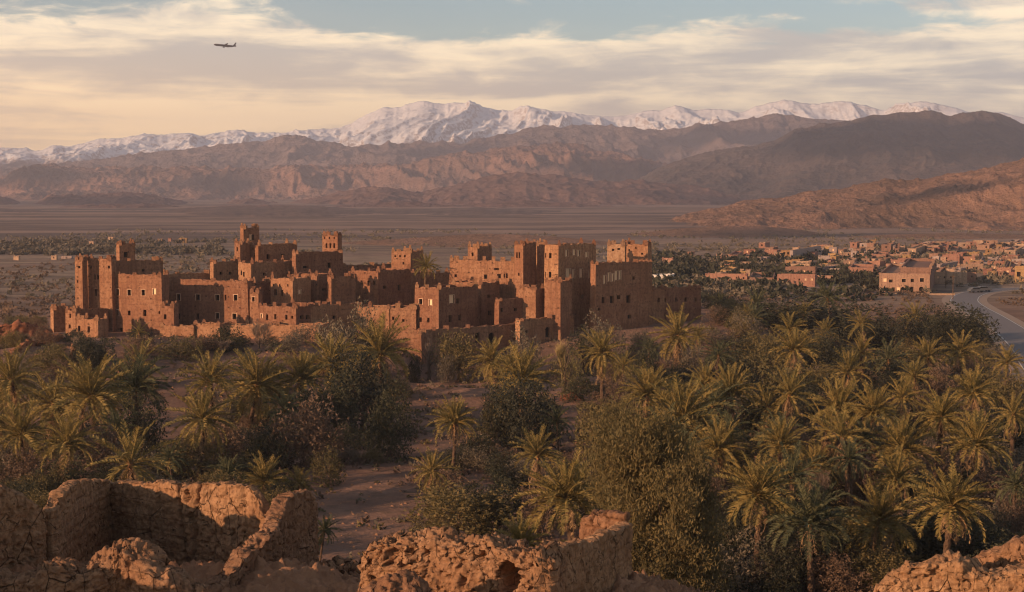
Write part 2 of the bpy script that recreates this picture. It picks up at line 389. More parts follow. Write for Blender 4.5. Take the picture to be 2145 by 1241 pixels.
M['asphalt'] = flat_mat('asphalt', (0.17, 0.15, 0.145), 0.2, 1.5, 0.8, 0.2)
M['gravel'] = flat_mat('gravel_shoulder', (0.30, 0.22, 0.165), 0.3, 2.0, 0.95, 0.6)
M['paint'] = flat_mat('road_paint', (0.6, 0.56, 0.5), 0.1, 2.0, 0.8, 0.1)

# ------------------------------------------------------------------ road line (needed by the ground)
def at_ground(px, py, z=2.0):
    d = (CAMZ - z) * F / (py - HZ); return P(px, py, d)
def catmull(pts, step):
    out = []
    for i in range(len(pts) - 1):
        p0 = pts[max(0, i - 1)]; p1 = pts[i]; p2 = pts[i + 1]; p3 = pts[min(len(pts) - 1, i + 2)]
        n = max(2, int((p2 - p1).length / step))
        for k in range(n):
            t = k / n
            out.append(0.5 * ((2 * p1) + (p2 - p0) * t + (2 * p0 - 5 * p1 + 4 * p2 - p3) * t * t + (3 * p1 - p0 - 3 * p2 + p3) * t ** 3))
    out.append(pts[-1]); return out
ROADPX = [(2290, 900), (2235, 830), (2185, 770), (2162, 735), (2130, 704), (2098, 682), (2066, 662), (2036, 645), (2020, 631), (2030, 619), (2062, 611), (2120, 606), (2200, 603)]
ROAD = catmull([Vector((*at_ground(*p)[:2], 0)) for p in ROADPX], 3.0)
RX = np.array([p.x for p in ROAD]); RY = np.array([p.y for p in ROAD])

def ground_z(x, y):
    x = np.asarray(x, float); y = np.asarray(y, float)
    z = 2.0 + 1.1 * (fbm(x * 0.03, y * 0.03, 0, 3, 5) - 0.5) + 0.35 * (fbm(x * 0.22, y * 0.22, 0, 3, 9) - 0.5)
    z = z + 15.6 * (1 - ss(50, 96, y)) * (1 - 0.11 * ss(3, 10, x))
    front0 = 182 + 52 * ss(-42, -16, x) + 10 * ss(-18, -8, x)
    side = ss(-112, -70, x) * (1 - ss(36, 62, x))
    z = z + 5.2 * side * ss(0, 1, (y - front0) / (252 + 18 * ss(-18, -8, x) - front0)) * (1 - ss(315, 390, y))
    # stepped bank below the western walls
    z = z + 0.5 * side * (1 - ss(240, 255, y)) * ss(190, 215, y) * (ridged(x * 0.05, y * 0.13, 0, 3, 3) - 0.4) * 2.2
    z = z + ss(900, 2200, y) * 4.0 * fbm(x * 0.0011, y * 0.0016, 0, 3, 2)
    if x.ndim:
        m = (x > 40) & (y > 160) & (y < 620)
        if m.any():
            xs, ys = x[m], y[m]; dm = np.full(xs.shape, 1e9)
            for a in range(0, len(RX), 2): dm = np.minimum(dm, np.hypot(xs - RX[a], ys - RY[a]))
            k = ss(16, 6, dm); z[m] = z[m] * (1 - k) + 2.0 * k
    else:
        dm = float(np.min(np.hypot(x - RX, y - RY)))
        k = float(ss(16, 6, dm)); z = z * (1 - k) + 2.0 * k
    return z
def gz(x, y): return float(ground_z(np.float64(x), np.float64(y)))

def build_ground():
    ys = [-60.0, -30, -10, 0, 8, 16, 24, 30]
    y = 34.0
    while y < 12000:
        ys.append(y)
        y += 0.7 if y < 70 else (0.62 if y < 260 else (1.2 if y < 420 else max(1.5, (y - 400) * 0.016 + 1.2)))
    ys.append(12000)
    ys = np.array(ys); u = np.linspace(-1, 1, 340)
    X = u[None, :] * (60 + 0.55 * np.maximum(ys, 0))[:, None]; Y = np.repeat(ys[:, None], len(u), 1)
    Z = ground_z(X, Y)
    hole = ((Y > 37) & (Y < 74)); Z = Z - 0.5 * hole
    obj('ground', grid_mesh('ground', X, Y, Z, M['ground']), kind='structure')
build_ground()

def build_hilltop():
    xs = np.arange(-26, 24, 0.11); ys = np.arange(36, 75.5, 0.11)
    X, Y = np.meshgrid(xs, ys); Z = ground_z(X, Y)
    Z += 0.55 * (fbm(X * 0.45, Y * 0.45, 0, 4, 71) - 0.5) + 0.30 * (ridged(X * 1.3, Y * 1.3, 0, 3, 73) - 0.5)
    n = fbm(X * 4.5, Y * 4.5, 0, 3, 77); Z += 0.22 * np.maximum(n - 0.48, 0) * 4; Z += 0.10 * (fbm(X * 9, Y * 9, 0, 2, 79) - .5)
    # spoil heap running down between the two ruins, and higher rubble by the western ruin
    Z += 0.45 * np.exp(-((X + 7.2) / 2.2) ** 2 - ((Y - 50) / 4) ** 2) + 0.25 * np.exp(-((X + 12) / 4) ** 2 - ((Y - 51) / 4) ** 2)
    edge = np.minimum(np.minimum(X + 26, 24 - X), np.minimum((Y - 36), (75.5 - Y))); Z -= 1.5 * ss(2.0, 0, edge)
    obj('hilltop_ground', grid_mesh('hilltop_ground', X, Y, Z, M['rubble']), kind='structure')
build_hilltop()

def ribbon(name, c, w0, w1, z, mat, **kw):
    V = []; Fc = []
    for i, p in enumerate(c):
        a = c[max(0, i - 1)]; b = c[min(len(c) - 1, i + 1)]; t = (b - a).normalized(); n = Vector((t.y, -t.x, 0))
        for w in (w0, w1): V.append(Vector((p.x, p.y, z)) + n * w)
        if i: k = 2 * i; Fc.append((k - 2, k - 1, k + 1, k))
    return obj(name, pymesh(name, V, Fc, mat), **kw)
ribbon('road_shoulder', ROAD, -5.6, 5.6, 2.05, M['gravel'], kind='structure')
ribbon('road', ROAD, -3.6, 3.6, 2.10, M['asphalt'], kind='structure')
ribbon('road_edge_line', ROAD, -3.4, -3.25, 2.11, M['paint'], kind='structure')
ribbon('road_edge_line', ROAD, 3.25, 3.4, 2.11, M['paint'], kind='structure')

# ------------------------------------------------------------------ mountains
def interp(tr, px):
    a = np.array(tr, float); return np.interp(px, a[:, 0], a[:, 1])
def mountain(name, tr, d, front, back, mat, cols, rows, spur, sw, seed, prof=0.9, cliff=0.0, rough=0.0, skew=0.0, env=1.0, jag=4.0):
    px = np.linspace(tr[0][0], tr[-1][0], cols)
    yt = interp(tr, px); kk = max(3, cols // 130); yt = np.convolve(np.pad(yt, (kk // 2, kk - 1 - kk // 2), 'edge'), np.ones(kk) / kk, 'valid')
    yt = yt + jag * (ridged(px / 46.0, 0.3, 0, 5, seed + 77, .6) - 0.45) * -1
    crest = CAMZ + (HZ - yt) / F * d
    t = np.concatenate([np.linspace(0, 1, rows), np.linspace(1, 2, rows // 4)[1:]])
    T, X0 = np.meshgrid(t, (px - CX) / F * d, indexing='ij')
    Z0 = np.broadcast_to(crest, T.shape)
    Yc = d + skew * (X0 / (abs(X0).max() + 1))
    Y = np.where(T <= 1, Yc - front * (1 - T), Yc + back * (T - 1))
    X = X0 * Y / d
    base = -8.0
    tt = np.where(T <= 1, T, np.maximum(2 - T, 0))
    wx = X / sw; wy = Y / (sw * 2.4)
    warp = 1.6 * fbm(X / (sw * 3), Y / (sw * 3), 0, 3, seed + 3)
    rg = ridged(wx + warp, wy + warp * 0.7, 0, 6, seed, 0.52)
    # spurs: rock stands high along ridges that run down the slope and falls back between them
    p = tt ** prof
    if cliff: p = p * (1 - cliff) + cliff * ss(0.50, 0.78, tt + 0.16 * (rg - 0.5))
    mod = spur * (rg - 0.55) * np.sin(np.clip(tt, 0, 1) * math.pi) ** 0.7 * env
    Z = base + (Z0 - base) * (p + mod)
    if rough: Z += rough * (ridged(X / (sw * 0.22), Y / (sw * 0.22), 0, 5, seed + 9, .6) - 0.5) * np.clip(tt * 3, 0, 1)
    Z = np.minimum(Z, CAMZ + (np.broadcast_to((HZ - yt) / F, T.shape)) * Y + 0.0 * Z) if False else Z
    obj(name, grid_mesh(name, X, Y, Z, mat), kind='structure')

T_SNOW = [(-700, 335), (-300, 322), (0, 309), (60, 312), (85, 316), (120, 303), (150, 308), (200, 292), (250, 290), (300, 282), (345, 283), (390, 277), (430, 285), (490, 275), (540, 279), (600, 277), (640, 272), (700, 270), (735, 262), (765, 243), (800, 228), (835, 226), (885, 212), (925, 221), (960, 215), (1000, 222), (1040, 232), (1075, 233), (1110, 228), (1150, 233), (1190, 236), (1240, 244), (1300, 245), (1350, 233), (1380, 233), (1415, 219), (1450, 234), (1490, 230), (1530, 233), (1550, 237), (1600, 218), (1650, 209), (1700, 222), (1755, 212), (1800, 223), (1850, 232), (1880, 219), (1930, 213), (1980, 223), (2040, 238), (2100, 238), (2145, 250), (2400, 240), (2900, 280)]
T_MID = [(-700, 360), (-200, 340), (0, 352), (60, 350), (100, 345), (200, 335), (260, 328), (330, 322), (420, 314), (470, 304), (540, 298), (600, 287), (660, 294), (740, 306), (820, 300), (900, 296), (960, 299), (1040, 286), (1100, 272), (1180, 264), (1240, 258), (1300, 264), (1400, 272), (1470, 262), (1530, 256), (1580, 243), (1620, 240), (1680, 247), (1760, 255), (1900, 262), (2300, 268), (2900, 300)]
T_CLIFF = [(-700, 380), (-200, 372), (0, 378), (60, 350), (110, 347), (180, 354), (260, 350), (380, 351), (500, 352), (560, 358), (640, 348), (760, 345), (840, 352), (900, 330), (960, 322), (1040, 314), (1110, 306), (1170, 299), (1200, 303), (1260, 316), (1320, 332), (1420, 345), (1560, 352), (1800, 360), (2200, 370), (2900, 380)]
T_MASS = [(1090, 470), (1200, 432), (1290, 402), (1330, 378), (1380, 350), (1430, 333), (1500, 318), (1580, 305), (1630, 291), (1660, 272), (1720, 262), (1790, 247), (1860, 241), (1900, 237), (1945, 231), (1985, 244), (2035, 235), (2085, 236), (2120, 247), (2150, 268), (2300, 300), (2800, 380)]
T_HILL = [(-700, 420), (-250, 425), (-40, 408), (10, 413), (60, 433), (105, 409), (190, 408), (270, 402), (340, 412), (430, 432), (520, 417), (600, 428), (690, 410), (740, 397), (800, 388), (880, 404), (960, 386), (1040, 366), (1100, 361), (1190, 372), (1260, 381), (1350, 378), (1450, 392), (1560, 410), (1700, 418), (2000, 430), (2900, 440)]
T_NEAR = [(1280, 500), (1370, 474), (1430, 450), (1500, 434), (1560, 421), (1640, 412), (1700, 401), (1760, 392), (1800, 384), (1850, 376), (1930, 373), (2000, 361), (2060, 350), (2110, 338), (2145, 330), (2300, 305), (2600, 300), (3000, 400)]
T_DOME = [(1120, 512), (1250, 497), (1340, 488), (1420, 479), (1500, 474), (1600, 474), (1680, 482), (1760, 497), (1820, 508)]
T_PLAT = [(-900, 450), (-200, 436), (0, 437), (140, 443), (330, 440), (450, 433), (640, 431), (790, 439), (1000, 435), (1150, 441), (1280, 447), (1420, 466), (1500, 475)]
mountain('snowy_mountain_range', T_SNOW, 9400, 2300, 1500, M['snowrock'], 1500, 150, 0.75, 620, 11, prof=0.95, rough=15, jag=4)
mountain('brown_mountain_range', T_MID, 6900, 1500, 900, M['farrock'], 1100, 110, 0.5, 520, 23, prof=0.8, rough=34)
mountain('cliff_mountain_range', T_CLIFF, 5400, 1100, 800, M['cliff'], 1200, 120, 0.46, 260, 37, prof=0.8, cliff=0.5, rough=26)
mountain('dark_mountain', T_MASS, 4500, 1500, 900, M['massif'], 800, 120, 0.45, 520, 41, prof=1.0, rough=18)
mountain('pink_hills', T_HILL, 3500, 800, 500, M['hillrock'], 1000, 90, 0.30, 200, 53, prof=1.2, rough=12, jag=3)
mountain('plateau', T_PLAT, 2100, 1100, 500, M['plateau'], 500, 60, 0.3, 160, 59, prof=1.0, rough=2.5, jag=2)
mountain('stony_hillside', T_NEAR, 1550, 560, 400, M['nearhill'], 900, 150, 0.46, 130, 61, prof=1.05, rough=5.5, jag=2.5)
mountain('low_hill', T_DOME, 1050, 190, 160, M['nearhill'], 300, 40, 0.05, 80, 67, prof=0.8, jag=1)

T_R1 = [(-500, 490), (-200, 478), (60, 470), (260, 474), (480, 482), (700, 476), (900, 484), (1050, 497)]
T_R2 = [(620, 515), (760, 505), (900, 496), (1010, 490), (1100, 492), (1200, 499), (1330, 512)]
T_R3 = [(1500, 512), (1700, 500), (1850, 492), (2000, 488), (2145, 492), (2400, 500)]
mountain('low_ridge', T_R1, 1500, 320, 300, M['plateau'], 300, 30, 0.1, 90, 83, prof=0.9, jag=1)
mountain('low_ridge', T_R2, 860, 130, 150, M['nearhill'], 250, 30, 0.05, 80, 89, prof=0.8, jag=1)
mountain('low_ridge', T_R3, 980, 120, 150, M['nearhill'], 250, 30, 0.05, 80, 91, prof=0.8, jag=1)

T_R4 = [(-700, 440), (-300, 428), (-60, 434), (70, 440), (180, 430), (300, 426), (420, 436), (560, 428), (690, 433), (830, 422), (960, 431), (1090, 419), (1230, 428), (1350, 436), (1500, 440)]
mountain('foothills', T_R4, 2600, 420, 300, M['hillrock'], 600, 50, 0.4, 130, 97, prof=0.9, rough=5, jag=3)

def build_haze():
    mb = MB(); mb.box(-7900, 7900, -120, 13000, -12, 600)
    m = bpy.data.materials.new('haze'); m.use_nodes = True; t = NT(m.node_tree); t.n.clear()
    v = t.node('ShaderNodeVolumePrincipled', {'Color': (0.78, 0.76, 0.88, 1), 'Density': HAZE, 'Anisotropy': 0.1})
    t.node('ShaderNodeOutputMaterial', {'Volume': v.outputs[0]})
    obj('haze', mb.mesh('haze', m), kind='stuff')
HAZE = 1.02e-4
build_haze()

# unseen solid clouds, added between the sun and the mountains to shade chosen slopes
def shade_cloud(tx, ty, tz, wide, deep, thick, alt, seed):
    k = (alt - tz) / sdir.z; c = Vector((tx, ty, tz)) + sdir * k
    n = 40; th_, ph = np.meshgrid(np.linspace(0, math.pi, n), np.linspace(0, 2 * math.pi, 2 * n))
    x = np.sin(th_) * np.cos(ph); y = np.sin(th_) * np.sin(ph); z = np.cos(th_)
    r = 0.62 + 0.75 * fbm(x * 1.7 + seed, y * 1.7, z * 1.7, 4, seed)
    px_, py_ = x * r * wide / 2, y * r * deep / 2; pz = z * r * thick / 2
    a = math.atan2(sdir.y, sdir.x) + math.pi / 2
    X = px_ * math.cos(a) - py_ * math.sin(a); Y = px_ * math.sin(a) + py_ * math.cos(a)
    me = grid_mesh('shade_cloud', X, Y, pz, M['shade_cloud'])
    obj('shade_cloud', me, None, c, kind='structure')
m_, t_, b_ = new_mat('cloud_white', 1.0, 0.0); b_.inputs['Base Color'].default_value = (0.85, 0.85, 0.86, 1); M['shade_cloud'] = m_
for q in [(1150, 4100, 120, 950, 1000, 130, 1500, 3), (1750, 4300, 120, 700, 900, 130, 1500, 5), (-960, 5000, 70, 260, 420, 70, 1500, 7), (-1560, 5100, 90, 330, 420, 80, 1500, 9), (330, 5000, 90, 330, 500, 80, 1500, 11),
          (-870, 3200, 15, 560, 300, 30, 1500, 13), (350, 1380, 35, 105, 120, 20, 720, 17), (-330, 6500, 200, 450, 500, 120, 1700, 19), (900, 6600, 220, 500, 600, 120, 1700, 21), (450, 3150, 20, 300, 300, 25, 1500, 23), (160, 1000, 4, 90, 120, 10, 720, 25)]: shade_cloud(*q)

# ------------------------------------------------------------------ mud-brick buildings
def ray_dir(px, py): return (P(px, py, 100.0) - Vector((0, 0, CAMZ))).normalized()
def blocks(name, label, cat, vols, group=None, lod=1, mat='mud', base=None, matmul=None):
    """one building: each volume is (xl, xc, xr, ytop, d, angle, windows, opts) in photograph pixels;
    xc is its front corner, d metres ahead; the walls run left-back and right-back from it"""
    th = None
    for vi, vol in enumerate(vols):
        xl, xc, xr, yt, d, a = vol[:6]; wins = vol[6] if len(vol) > 6 else []; o = vol[7] if len(vol) > 7 else {}
        C = P(xc, yt, d); zt = C.z; a = R(a)
        def solve(px, v):
            k = (px - CX) / F; c0 = -(zt - CAMZ) * SP
            return (k * (C.y * CP + c0) - C.x) / (v.x - k * v.y * CP)
        uL = Vector((-math.cos(a), math.sin(a), 0)); uR = Vector((math.sin(a), math.cos(a), 0))
        LL = max(1.2, min(60, solve(xl, uL))); LR = max(1.2, min(60, solve(xr, uR)))
        if o.get('LL'): LL = o['LL']
        if o.get('LR'): LR = o['LR']
        mats = M[o.get('mat', mat)]
        corners = [C, C + uR * LR, C + uR * LR + uL * LL, C + uL * LL]
        zb = min(gz(c.x, c.y) for c in corners) - 0.6 if 'zb' not in o else o['zb']
        H = zt - zb; bt = o.get('bt', 0.035); cen = (corners[0] + corners[2]) / 2
        if th is None:
            th = thing(name, label, cat, (C.x, C.y, max(zb, 0)), 0, group); off = th.location.copy()
        def T(p, zb=zb, H=H, cen=cen, bt=bt):
            k = bt * max(0.0, (p.z - zb)) / max(H, 5) - bt
            k = bt * (p.z - zt) / max(H, 5)
            return Vector((cen.x + (p.x - cen.x) * (1 - k), cen.y + (p.y - cen.y) * (1 - k), p.z)) - off
        faces = [(C, uL, LL, -1), (C, uR, LR, 1), (corners[1], uL, LL, 1), (corners[3], uR, LR, -1)]
        mb = MB(); holes = {0: [], 1: []}
        for w in wins:
            wx, wy, ww, wh = w[:4]; kind = w[4] if len(w) > 4 else 'd'
            fi = 0 if wx < xc else 1
            u = faces[fi][1]; n = Vector((-math.sin(a), -math.cos(a), 0)) if fi == 0 else Vector((math.cos(a), -math.sin(a), 0))
            dr = ray_dir(wx, wy); org = Vector((0, 0, CAMZ)); tt = (C - org).dot(n) / dr.dot(n); hp = org + dr * tt
            s = (hp - C).dot(u); L = faces[fi][2]
            dist = hp.y; hw = ww * dist / F / 2 / max(0.3, abs(u.x)); hh = wh * dist / F / 2
            s0, s1 = max(0.15, s - hw), min(L - 0.15, s + hw); z0, z1 = hp.z - hh, min(hp.z + hh, zt - 0.25)
            if s1 - s0 < 0.12 or z1 - z0 < 0.15: continue
            if any(not (s1 < q[0] - .05 or s0 > q[1] + .05 or z1 < q[2] - .05 or z0 > q[3] + .05) for q in holes[fi]): continue
            holes[fi].append((s0, s1, z0, z1, kind))
        seed = int(xc * 7 + yt)
        def topz(p): return zt + (0.55 * (fbm(p.x * 0.9, p.y * 0.9, 0, 4, 5, .6) - 0.66) if lod else 0)
        top = []
        for fi, (O, u, L, sg) in enumerate(faces):
            hs = holes.get(fi, [])
            cs = {0.0, L}; cz = {zb, zt}
            for h in hs: cs |= {h[0], h[1]}; cz |= {h[2], h[3]}
            if lod:
                k = max(1, int(L / 0.45))
                for q in range(1, k):
                    s = L * q / k
                    if all(abs(s - c) > 0.12 for c in cs): cs.add(s)
            cs = sorted(cs); cz = sorted(cz)
            def pt(s, z):
                p = O + u * s
                return T(Vector((p.x, p.y, topz(p) if z == zt else z)))
            for i in range(len(cs) - 1):
                for j in range(len(cz) - 1):
                    sm, zm = (cs[i] + cs[i + 1]) / 2, (cz[j] + cz[j + 1]) / 2
                    if any(h[0] < sm < h[1] and h[2] < zm < h[3] for h in hs): continue
                    q = [pt(cs[i], cz[j]), pt(cs[i + 1], cz[j]), pt(cs[i + 1], cz[j + 1]), pt(cs[i], cz[j + 1])]
                    if sg < 0: q.reverse()
                    mb.quad(*q)
            # parapet top and inner side
            inn = -1 if fi in (2, 3) else 1
            nv = {0: uR, 1: uL, 2: -uR, 3: -uL}[fi] * 0.35
            for i in range(len(cs) - 1):
                a0, a1 = pt(cs[i], zt), pt(cs[i + 1], zt); b0, b1 = a0 + nv, a1 + nv
                c0, c1 = Vector((b0.x, b0.y, zt - 0.8 - off.z)), Vector((b1.x, b1.y, zt - 0.8 - off.z))
                mb.quad(a0, a1, b1, b0); mb.quad(b0, b1, c1, c0)
        rf = [T(Vector((c.x, c.y, zt - 0.8))) for c in corners]; mb.quad(*rf)
        obj('wall', mb.mesh('wall', mats), th)
        # windows: a deep reveal with the dark room (or a pale back, sunlight put into its colour) behind it
        for fi in (0, 1):
            O, u, L, sg = faces[fi]; n = Vector((-math.sin(a), -math.cos(a), 0)) if fi == 0 else Vector((math.cos(a), -math.sin(a), 0))
            for (s0, s1, z0, z1, kind) in holes[fi]:
                wb = MB(); dp = 0.16 if kind == 'w' else 0.45
                q = [O + u * s0, O + u * s1]
                f = [T(Vector((p.x, p.y, z))) for p, z in ((q[0], z0), (q[1], z0), (q[1], z1), (q[0], z1))]
                bk = [v - n * dp for v in f]
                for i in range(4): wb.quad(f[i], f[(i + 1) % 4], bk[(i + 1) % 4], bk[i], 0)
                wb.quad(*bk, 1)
                if kind == 'a':     # arched head: spandrels in the two upper corners
                    w_ = (f[1] - f[0]); up = (f[3] - f[0]); hr = min(0.45, (w_.length / 2) / up.length)
                    for sd in (0, 1):
                        cor = f[3] if sd == 0 else f[2]; prev = None
                        for k in range(5):
                            an = math.pi / 2 * k / 4
                            fx = 0.5 - 0.5 * math.cos(an) if sd == 0 else 0.5 + 0.5 * math.cos(an)
                            p = f[0] + w_ * fx + up * (1 - hr + hr * math.sin(an)) - n * 0.003
                            if prev is not None: wb.tri(cor - n * 0.003, prev, p, 0)
                            prev = p
                wo = obj('door' if kind == 'a' else 'window', wb.mesh('window', [mats, M['sunlit_back'] if kind == 'w' else M['dark']]), th)
                if kind in ('p', 'w'):
                    fb = MB(); e = 0.10
                    w_ = (f[1] - f[0]).normalized(); up = Vector((0, 0, 1))
                    def bx(a0, a1, b0, b1):
                        A = f[0] + w_ * a0 + up * b0; B = f[0] + w_ * a1 + up * b0; Cc = f[0] + w_ * a1 + up * b1; Dd = f[0] + w_ * a0 + up * b1
                        o_ = n * 0.035; fb.quad(A + o_, B + o_, Cc + o_, Dd + o_)
                        for s_, e_ in ((A, B), (B, Cc), (Cc, Dd), (Dd, A)): fb.quad(s_, e_, e_ + o_, s_ + o_)
                    W = (f[1] - f[0]).length; Hh = (f[3] - f[0]).length
                    bx(-e, 0, -e, Hh + e); bx(W, W + e, -e, Hh + e); bx(0, W, Hh, Hh + e)
                    obj('frame', fb.mesh('frame', M['pale_trim']), wo)
        # corner horns and a few crumbling lumps along the parapet
        mm = o.get('merl', 1 if lod else 0)
        if mm:
            pb = MB(); rr = random.Random(seed)
            cs_ = [T(Vector((c.x, c.y, zt))) for c in corners]; cc = sum(cs_, Vector()) / 4
            for ci, c in enumerate(cs_):
                if ci == 2 and not lod: continue
                s = rr.uniform(.24, .36); hgt = 0.72 * mm * rr.uniform(.45, 1.15)
                inw = (cc - c); inw.z = 0; inw.normalize(); b = c + inw * (s * 1.15)
                pb.box(b.x - s, b.x + s, b.y - s, b.y + s, b.z - 0.35, b.z + hgt * 0.45)
                pb.box(b.x - s * .55, b.x + s * .55, b.y - s * .55, b.y + s * .55, b.z + hgt * 0.45, b.z + hgt)
            for (O, u, L, sg), nv in ((faces[0], uR), (faces[1], uL)):
                k = int(L / (1.6 if o.get('cren') else 3.2))
                for q in range(k):
                    if not o.get('cren') and rr.random() < 0.35: continue
                    s_ = L * (q + 0.3 + 0.5 * rr.random() * (0 if o.get('cren') else 1)) / k; p = T(O + u * s_ + nv * 0.2)
                    w = 0.2 + 0.25 * rr.random(); hgt = (0.3 + 0.35 * rr.random()) * (1 if o.get('cren') else 0.7)
                    pb.box(p.x - w, p.x + w, p.y - .2, p.y + .2, p.z - 0.25, p.z + hgt)
            obj('parapet_crown', pb.mesh('parapet_crown', mats), th, kind='stuff')
    return th

KG = 'buildings of the mud-brick kasbah'
def D(px, py, w=7, h=12, k='d'): return (px, py, w, h, k)
def kasbah():
    B = lambda name, label, vols, **k: blocks(name, label, k.pop('cat', 'building'), vols, group=KG, **k)
    B('kasbah_house', 'wide sunlit clay house at the western end, two rows of small windows above the bank', [
        (232, 338, 353, 576, 258, 25, [D(247, 612, 7, 12, 'p'), D(271, 613, 8, 12, 'p'), D(300, 613, 8, 12, 'p'), D(323, 611, 7, 12, 'w'), D(247, 655, 6, 12, 'p'), D(271, 656, 6, 10), D(303, 656, 7, 13), D(254, 695, 9, 15), D(333, 655, 4, 6)]),
        (228, 235, 341, 546, 266, 50, [D(300, 567, 5, 5)], {})])
    B('kasbah_tower', 'tall square clay tower with a buttress at its left corner, highest of the western end', [
        (179, 233, 241, 542, 261, 25, [D(199, 581, 4, 11), D(205, 581, 4, 11), D(201, 613, 5, 15), D(190, 560, 5, 6), D(228, 560, 5, 6), D(233, 640, 5, 8)], {'bt': .06, 'cren': 1}),
        (157, 172, 179, 543, 260.5, 25, [D(166, 560, 5, 5), D(163, 590, 3, 6)], {'bt': .12})], cat='tower')
    B('rooftop_turret', 'small turret with a pale left edge rising behind the sunlit western house', [
        (244, 250, 283, 511, 277, 50, [D(264, 534, 7, 11)], {'cren': 1})], cat='turret')
    B('kasbah_annex', 'low clay annex with two square windows at the foot of the western tower', [
        (137, 158, 163, 651, 253, 25, [D(147, 662, 4, 9), D(146, 684, 5, 8)]),
        (160, 205, 225, 668, 250, 30, [D(166, 689, 6, 12), D(186, 690, 6, 12)]),
        (157, 160, 227, 649, 257, 50, [], {'merl': 0})])
    B('ruined_house', 'dark broken house block just left of the low annex', [(108, 112, 140, 646, 263, 50, [], {'cren': 1})])
    B('kasbah_house', 'long sunlit house with two rows of windows between the western house and the middle turrets', [
        (355, 518, 531, 589, 262, 25, [D(375, 623, 8, 13, 'p'), D(415, 623, 9, 12, 'p'), D(455, 624, 9, 12, 'p'), D(472, 624, 4, 12), D(493, 624, 9, 12, 'p'), D(375, 663, 7, 12), D(414, 663, 7, 12), D(455, 662, 8, 12, 'p'), D(490, 663, 9, 12, 'p')])])
    B('kasbah_house', 'dark upper storey with a thin lit parapet behind the long sunlit house', [(338, 345, 447, 574, 276, 50, [], {})])
    B('kasbah_annex', 'small clay block with one window in front of the long sunlit house', [(338, 364, 373, 641, 254, 25, [D(346, 664, 6, 10)], {})])
    B('terrace_wall', 'sunlit lower terrace wall under the long house, above the shrubs', [(335, 405, 412, 684, 251, 20, [], {'merl': 0.5, 'LR': 3}), (405, 460, 468, 678, 250, 20, [], {'merl': 0.5, 'LR': 3})], cat='wall')
    B('kasbah_annex', 'narrow clay block with one window between the long house and the bright stepped house', [
        (523, 541, 546, 611, 261, 25, [D(531, 627, 6, 9, 'p')]), (524, 530, 568, 589, 270, 50, [], {})])
    B('kasbah_house', 'bright stepped house with four slit windows above the middle retaining wall', [
        (540, 620, 692, 643, 253, 30, [D(560, 665, 5, 12), D(577, 664, 5, 11), D(600, 665, 5, 10), D(549, 662, 4, 8, 'w'), D(612, 665, 4, 6), D(632, 665, 6, 8), D(644, 665, 6, 9)], {'cren': 1, 'mat': 'mud'})])
    B('retaining_wall', 'long sunlit retaining wall under the bright stepped house', [(455, 560, 566, 682, 249.5, 14, [], {'merl': 0.3, 'LR': 4}), (560, 668, 700, 681, 247.5, 14, [D(598, 715, 8, 5), D(622, 716, 4, 6)], {'merl': 0.3, 'LR': 5})], cat='wall')
    B('kasbah_turret', 'cubic sunlit turret with two tall slits at the centre of the western group', [
        (567, 613, 651, 584, 264, 35, [D(577, 613, 7, 13), D(591, 614, 5, 13), D(573, 598, 4, 5), D(586, 598, 3, 5), D(603, 598, 3, 5), D(628, 612, 5, 8, 'w')], {'merl': 1.3})], cat='turret')
    B('kasbah_house', 'clay house with a narrow lit front right of the cubic turret', [(616, 664, 696, 574, 269, 35, [D(648, 600, 4, 8), D(678, 607, 6, 5)], {'merl': 1.3})])
    B('kasbah_house', 'shaded house with crenellated parapet behind the big tree in mid front', [(688, 694, 744, 580, 267, 50, [D(716, 640, 6, 6)], {'cren': 1}), (640, 646, 760, 640, 256, 55, [D(700, 665, 6, 7)], {'merl': .3})])
    B('kasbah_house', 'house with lit corner and two dark windows left of the rooftop palm', [
        (735, 792, 860, 567, 272, 35, [D(741, 598, 7, 12, 'w'), D(772, 594, 5, 10), D(784, 593, 5, 9), D(806, 602, 6, 7), D(836, 603, 6, 12)], {'merl': 1.2})])
    B('kasbah_tower', 'tallest tower of the kasbah, slender and dark with two slit windows', [(505, 510, 543, 477, 291, 50, [D(525, 498, 3, 11, 'w'), D(530, 498, 4, 11)], {'cren': 1, 'merl': 1})], cat='tower')
    B('kasbah_tower', 'stepped pair of towers leaning against the tallest tower', [
        (491, 503, 524, 509, 285, 38, [D(497, 522, 3, 8)], {'merl': 1}), (522, 541, 622, 512, 286, 42, [D(533, 535, 3, 8), D(562, 538, 6, 10), D(592, 537, 6, 9), D(530, 522, 3, 6)], {'merl': 1.1})], cat='tower')
    B('kasbah_house', 'big shaded house below the tallest tower with a sunlit corner strip', [
        (443, 447, 502, 549, 280, 50, [D(463, 573, 5, 6), D(482, 573, 5, 6)], {'cren': 1}),
        (499, 526, 621, 550, 277, 42, [D(506, 572, 3, 10), D(511, 575, 4, 10), D(554, 575, 5, 6)], {'merl': 1.1})])
    B('kasbah_house', 'large dark blank-walled house under the crenellated roof tower', [(614, 620, 718, 529, 281, 48, [D(690, 556, 7, 11), D(640, 560, 9, 5)], {'merl': .6})])
    B('kasbah_tower', 'orange crenellated roof tower with three arched slits, east of the tallest one', [(675, 707, 716, 492, 291, 30, [D(684, 515, 4, 10), D(692, 515, 4, 10), D(700, 515, 4, 10), D(680, 499, 3, 4), D(690, 499, 3, 4), D(700, 499, 3, 4)], {'cren': 1, 'merl': 1.2})], cat='tower')
